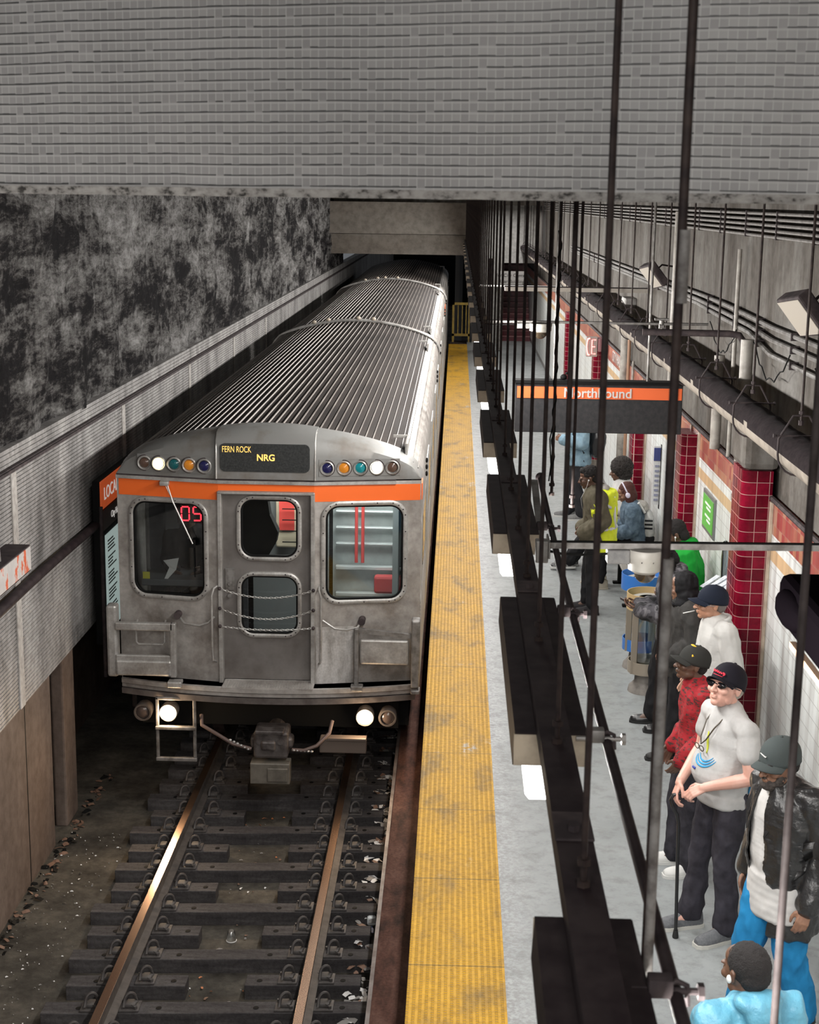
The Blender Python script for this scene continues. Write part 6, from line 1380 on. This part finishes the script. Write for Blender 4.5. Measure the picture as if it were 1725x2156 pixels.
p.pants(BLKC, .03); p.shoes(mat('black leather shoe', (.012,.012,.013), .3), RUBD, None, 1.05)
T_ = Matrix.Translation(p.root.location) @ p.T; c_ = T_ @ V((-.02,.425,1.175)); mm_ = MB().bevbox((-.038,-.075,-.005), (.038,.075,.005), .004).xf(Matrix.Translation(c_) @ Matrix.Rotation(p.face, 4, 'Z') @ Matrix.Rotation(.5, 4, 'X'))
ph = thing('smartphone', 'black smartphone held by the person in the camouflage jacket', 'phone', c_); mm_.build('phone_body', mat('black phone', (.01,.01,.012), .2), ph, True)

# 5: green hoodie
p = Person('person in bright green hoodie with white earbud cord, head bowed by the wall', 2.30, 14.12, 82, 1.72, 'dark',
    dict(che=(0,.0,1.29), nek=(0,.05,1.46), hed=(0,.135,1.585), Ls=(-.19,.02,1.41), Rs=(.19,.02,1.41), Lw=(-.10,.20,1.02), Rw=(.10,.20,1.02), wai=(0,-.03,1.1)), vox=.0068, yaw=4, pitch=30, wide=1.06, belly=.03, hands={'L': dict(D=(.5,.6,-.3)), 'R': dict(D=(-.5,.6,-.3))})
p.top(cloth('bright green fleece', (.012,.30,.035), (.008,.23,.028), 8, bump=.15), .036, .10, 'hoodie', 1.0, .005, .013, hood=True, seed=14); p.hair(HB, 'full'); p.earbud(-1, .2); p.eyes(); p.pants(BLKC); p.shoes(RUBD, RUBD)

# 2: hi-vis vest
p = Person('person in olive jacket with torn yellow high visibility vest and white earbuds', 1.67, 16.85, 84, 1.74, 'dark',
    dict(nek=(0,.04,1.46), hed=(0,.105,1.60), Le=(-.245,-.08,1.14), Lw=(-.16,.13,.99), Re=(.24,-.05,1.14), Rw=(.14,.15,.98), Lk=(-.08,.03,.5), Rk=(.10,.07,.5), La=(-.10,.02,.085), Ra=(.10,.10,.085)), vox=.0075, yaw=6, pitch=10, hands={'L': dict(D=(.6,.5,-.4)), 'R': dict(D=(-.6,.5,-.4))})
OLV = cloth('olive jacket cloth', (.12,.105,.075), (.085,.075,.052), 14)
p.top(OLV, .052, .10, 'jacket', 1.0, .012, .016, seed=31, hemr=1.1); HV = mat('yellow high visibility cloth', (.62,.70,.02), .7, bump=.3, bs=60)
m = MB()
for i in range(46):
    t = i/45; z = .78+.66*t; m.ell((.0,-.095-.02*math.sin(t*3), z), (.215-.03*t+.03*(1-t), .125+.01*math.sin(9*t), .05), None, 20, 8)
for g in (-1, 1): m.limb([(g*.13,-.02,1.46), (g*.21,-.0,1.36), (g*.225,-.01,1.24)], [.05, .066, .07])
m.xf(p.T); me = remesh(m, .011, 1, .016, (12,12,8), 6); hv = link(me, 'safety_vest', HV, p.root)
m = MB().tube([(.20*math.cos(a)*1.12, -.075+.135*math.sin(a)*1.12, 1.05) for a in [PI*.95+PI*1.1*k/14 for k in range(15)]], .022, 6).tube([(-.215,.01,1.40), (-.235,-.07,1.36), (-.20,-.16,1.30)], .018, 6).tube([(-.12,-.185,1.42), (-.13,-.205,1.2), (-.12,-.215,1.05)], .018, 6); p.part(m, 'reflective_band', mat('pale reflective tape', (.62,.62,.66), .35), 'pale reflective tape', parent=hv)
m = MB().ell((0,.02,1.485), (.10,.09,.03)).ell((0,-.08,1.49), (.10,.06,.045)); p.part(m, 'pale_hood', cloth('pale grey hood', (.45,.43,.41)), 'pale grey hood lying on the shoulders')
m = MB().ell((0,.01,.835), (.205,.155,.018)); p.part(m, 'pale_hem', RUB)
p.pants(BLKC, .02, flare=.0); p.shoes(cloth('dark suede boot', (.03,.028,.03)), RUBD, None, 1.15); p.hair(HB, 'top'); p.glasses(RUBD, mat('black sunglass lens', (.01,.01,.01), .2), .024); p.earbud(-1, .12)

# seated pair
SITP = dict(pel=(0,-.02,.56), wai=(0,.0,.70), che=(0,.04,.88), nek=(0,.07,1.05), hed=(0,.125,1.19), Ls=(-.19,.05,.99), Rs=(.19,.05,.99), Le=(-.24,.06,.74), Lw=(-.16,.28,.68), Re=(.24,.06,.74), Rw=(.14,.28,.68), Lh=(-.09,.0,.53), Rh=(.09,.0,.53), Lk=(-.12,.43,.50), Rk=(.12,.43,.50), La=(-.12,.42,.035), Ra=(.12,.42,.035))
d = dict(SITP); d.update(La=(-.12,.72,.06), Ra=(.12,.66,.035), Lk=(-.14,.46,.49), nek=(0,.05,1.07), hed=(0,.10,1.22))
p = Person('person with round afro hair and white T-shirt sitting behind the braided woman', 2.26, 19.02, 90, 1.78, 'dark', d, z=.05, vox=.0085, yaw=0, pitch=6, wide=1.25, belly=.10, hands={'L': dict(D=(.2,.8,-.2)), 'R': dict(D=(-.2,.8,-.2))})
p.top(TEE, .025, .0, 't_shirt', .45, .03, .010, seed=2); p.pants(BLKC, .03); p.shoes(cloth('black and white trainer', (.3,.3,.3), (.04,.04,.04), 40), RUB, None, 1.15); p.hair(mat('dark grey afro', (.035,.03,.028), .95, bump=1, bs=90, bd=.02), 'afro')
d = dict(SITP); d.update(hed=(0,.13,1.175), nek=(0,.07,1.045))
p = Person('person with red brown braids and headphones in denim jacket, seated with white backpack', 2.27, 18.05, 88, 1.70, 'brown', d, z=.05, vox=.0075, yaw=4, pitch=26, hands={'L': dict(D=(.3,.8,-.2)), 'R': dict(D=(-.3,.8,-.2))})
p.top(DENIM, .045, .0, 'denim_jacket', .97, .01, .016, seed=17); p.pants(cloth('dark leggings', (.02,.02,.024)), .02, flare=0); p.shoes(cloth('cream trainer', (.50,.46,.38), (.42,.38,.31)), mat('cream sole', (.55,.50,.42), .6), None, 1.2); p.hair(HB2, 'full'); p.eyes()
m = MB(); random.seed(9)
for k in range(34):
    a = -2.3+4.6*k/33; x = .078*math.sin(a)*1.05; y = -.02-.07*math.cos(a); L = random.uniform(.13, .22); m.tube([(x*.9, y*.8, .07), (x*1.1, y*1.1, .0), (x*1.25, y*1.1+.02, -.08), (x*1.25+random.uniform(-.015,.015), y+.05, -.08-L*.6)], [.009, .008, .007, .004], 5)
p.part(m, 'braids', HB2, 'thin red brown braids', head=True)
m = MB().tube([(.092*math.cos(a), -.005, .01+.125*math.sin(a)) for a in [PI*k/14 for k in range(15)]], .009, 6).ell((-.092,-.0,-.01), (.018,.03,.036)).ell((.092,0,-.01), (.018,.03,.036)); p.part(m, 'headphones', mat('white purple headphones', (.60,.56,.68), .4), head=True)
m = MB().ell((0,-.05,1.04), (.125,.095,.05)).ell((0,-.10,1.0), (.10,.06,.07)); p.part(m, 'pale_hood', cloth('pale grey fleece', (.42,.40,.37)), 'pale grey hood over the jacket')
T_ = Matrix.Translation(p.root.location) @ p.T
b = thing('backpack', 'white backpack with three black stripes worn by the braided woman', 'backpack', T_ @ V((0,-.2,.5)))
m = MB().ell((0,-.15,.78), (.155,.085,.20)).ell((0,-.16,.70), (.15,.09,.14)).xf(T_); mb = remesh(m, .011, 2, .008, seed=4)
mb.transform(Matrix.Translation(-b.location)); link(mb, 'bag', cloth('white canvas', (.55,.55,.54)), b)
MB().ell((0,-.155,.60), (.152,.095,.09)).xf(T_).build('bag_base', BLKC, b, True)
m = MB()
for k in range(3): m.tube([(-.157-.006,-.20,.86-.05*k), (-.160,-.15,.86-.05*k), (-.157,-.10,.86-.05*k)], .012, 6)
m.xf(T_).build('black_stripe', BLKC, b, True)
MB().tube([(-.11,-.10,.95), (-.13,-.02,1.08), (-.15,.10,1.0), (-.16,.12,.85), (-.15,.02,.68), (-.13,-.1,.62)], .017, 6).xf(T_).build('strap', RUB, b, True)

# 1: person with cup behind the sign
p = Person('person in pale denim jacket holding a white cup, head hidden behind the sign', 1.90, 22.1, 88, 1.80, 'brown',
    dict(Le=(-.245,-.03,1.15), Lw=(-.20,.26,1.20), hed=(0,.04,1.63), Lk=(-.10,.04,.5), La=(-.11,-.05,.085), Ra=(.11,.12,.085), Rk=(.1,.09,.5)), vox=.009, hands={'L': dict(D=(.1,.9,.2), N=(.9,-.1,0), T=(0,0,1), curl=.8)})
p.top(cloth('pale blue denim', (.26,.38,.46), (.17,.27,.35), 14), .045, .12, 'denim_jacket', .97, .01, .015, seed=41, hemr=1.05); p.pants(cloth('charcoal trousers', (.03,.03,.034)), .025); p.shoes(cloth('grey running shoe', (.22,.22,.22), (.15,.15,.15), 30), RUB, None, 1.15); p.hair(HB, 'short')
T_ = Matrix.Translation(p.root.location) @ p.T
c_ = T_ @ V((-.155,.36,1.19)); cu = thing('paper_cup', 'white paper coffee cup held in front of the pale denim jacket', 'cup', c_); MB().lathe([(.028, 0), (.038, .10)], c_, 'Z', 20).build('cup_body', RUB, cu, True); MB().lathe([(.041, .10), (.040, .112), (.034, .118), (.001, .118)], c_, 'Z', 20).build('cup_lid', RUB, cu, True)
b = thing('backpack', 'large black shiny backpack on the person in pale denim', 'backpack', T_ @ V((0,-.22,.9))); m = MB().ell((0,-.24,1.18), (.18,.13,.27)).ell((0,-.22,1.38), (.13,.10,.12)).xf(T_); mb = remesh(m, .012, 2, .016, seed=7); mb.transform(Matrix.Translation(-b.location)); link(mb, 'bag', mat('shiny black nylon', (.02,.02,.022), .35), b); MB().tube([(-.12,-.12,1.42), (-.13,0,1.53), (-.15,.12,1.42), (-.17,.10,1.2), (-.17,-.05,1.0)], .018, 6).xf(T_).build('strap', BLKC, b, True)

# driver in the cab
p = Person('person driving the train, dark uniform, behind the left cab window', -2.70, 15.02, 180, 1.78, 'dark', SITP, vox=.010, z=.27, hands={})
p.top(BLKC, .035, .0, 'uniform_jacket', 1.0, .01, .010); p.pants(BLKC); p.hair(HB, 'short')
p.part(MB().add([(-.05,.165,1.04), (.0,.19,.96), (.05,.165,1.04), (.03,.155,1.05), (0,.175,1.0), (-.03,.155,1.05)], [(0,1,4,5), (1,2,3,4)]), 'collar', cloth('grey collar', (.3,.3,.3)), smooth=False)
MB().bevbox((-2.95, 14.9, -.04), (-2.45, 15.25, .70), .03).build('cab_seat', M_BLACK, car)
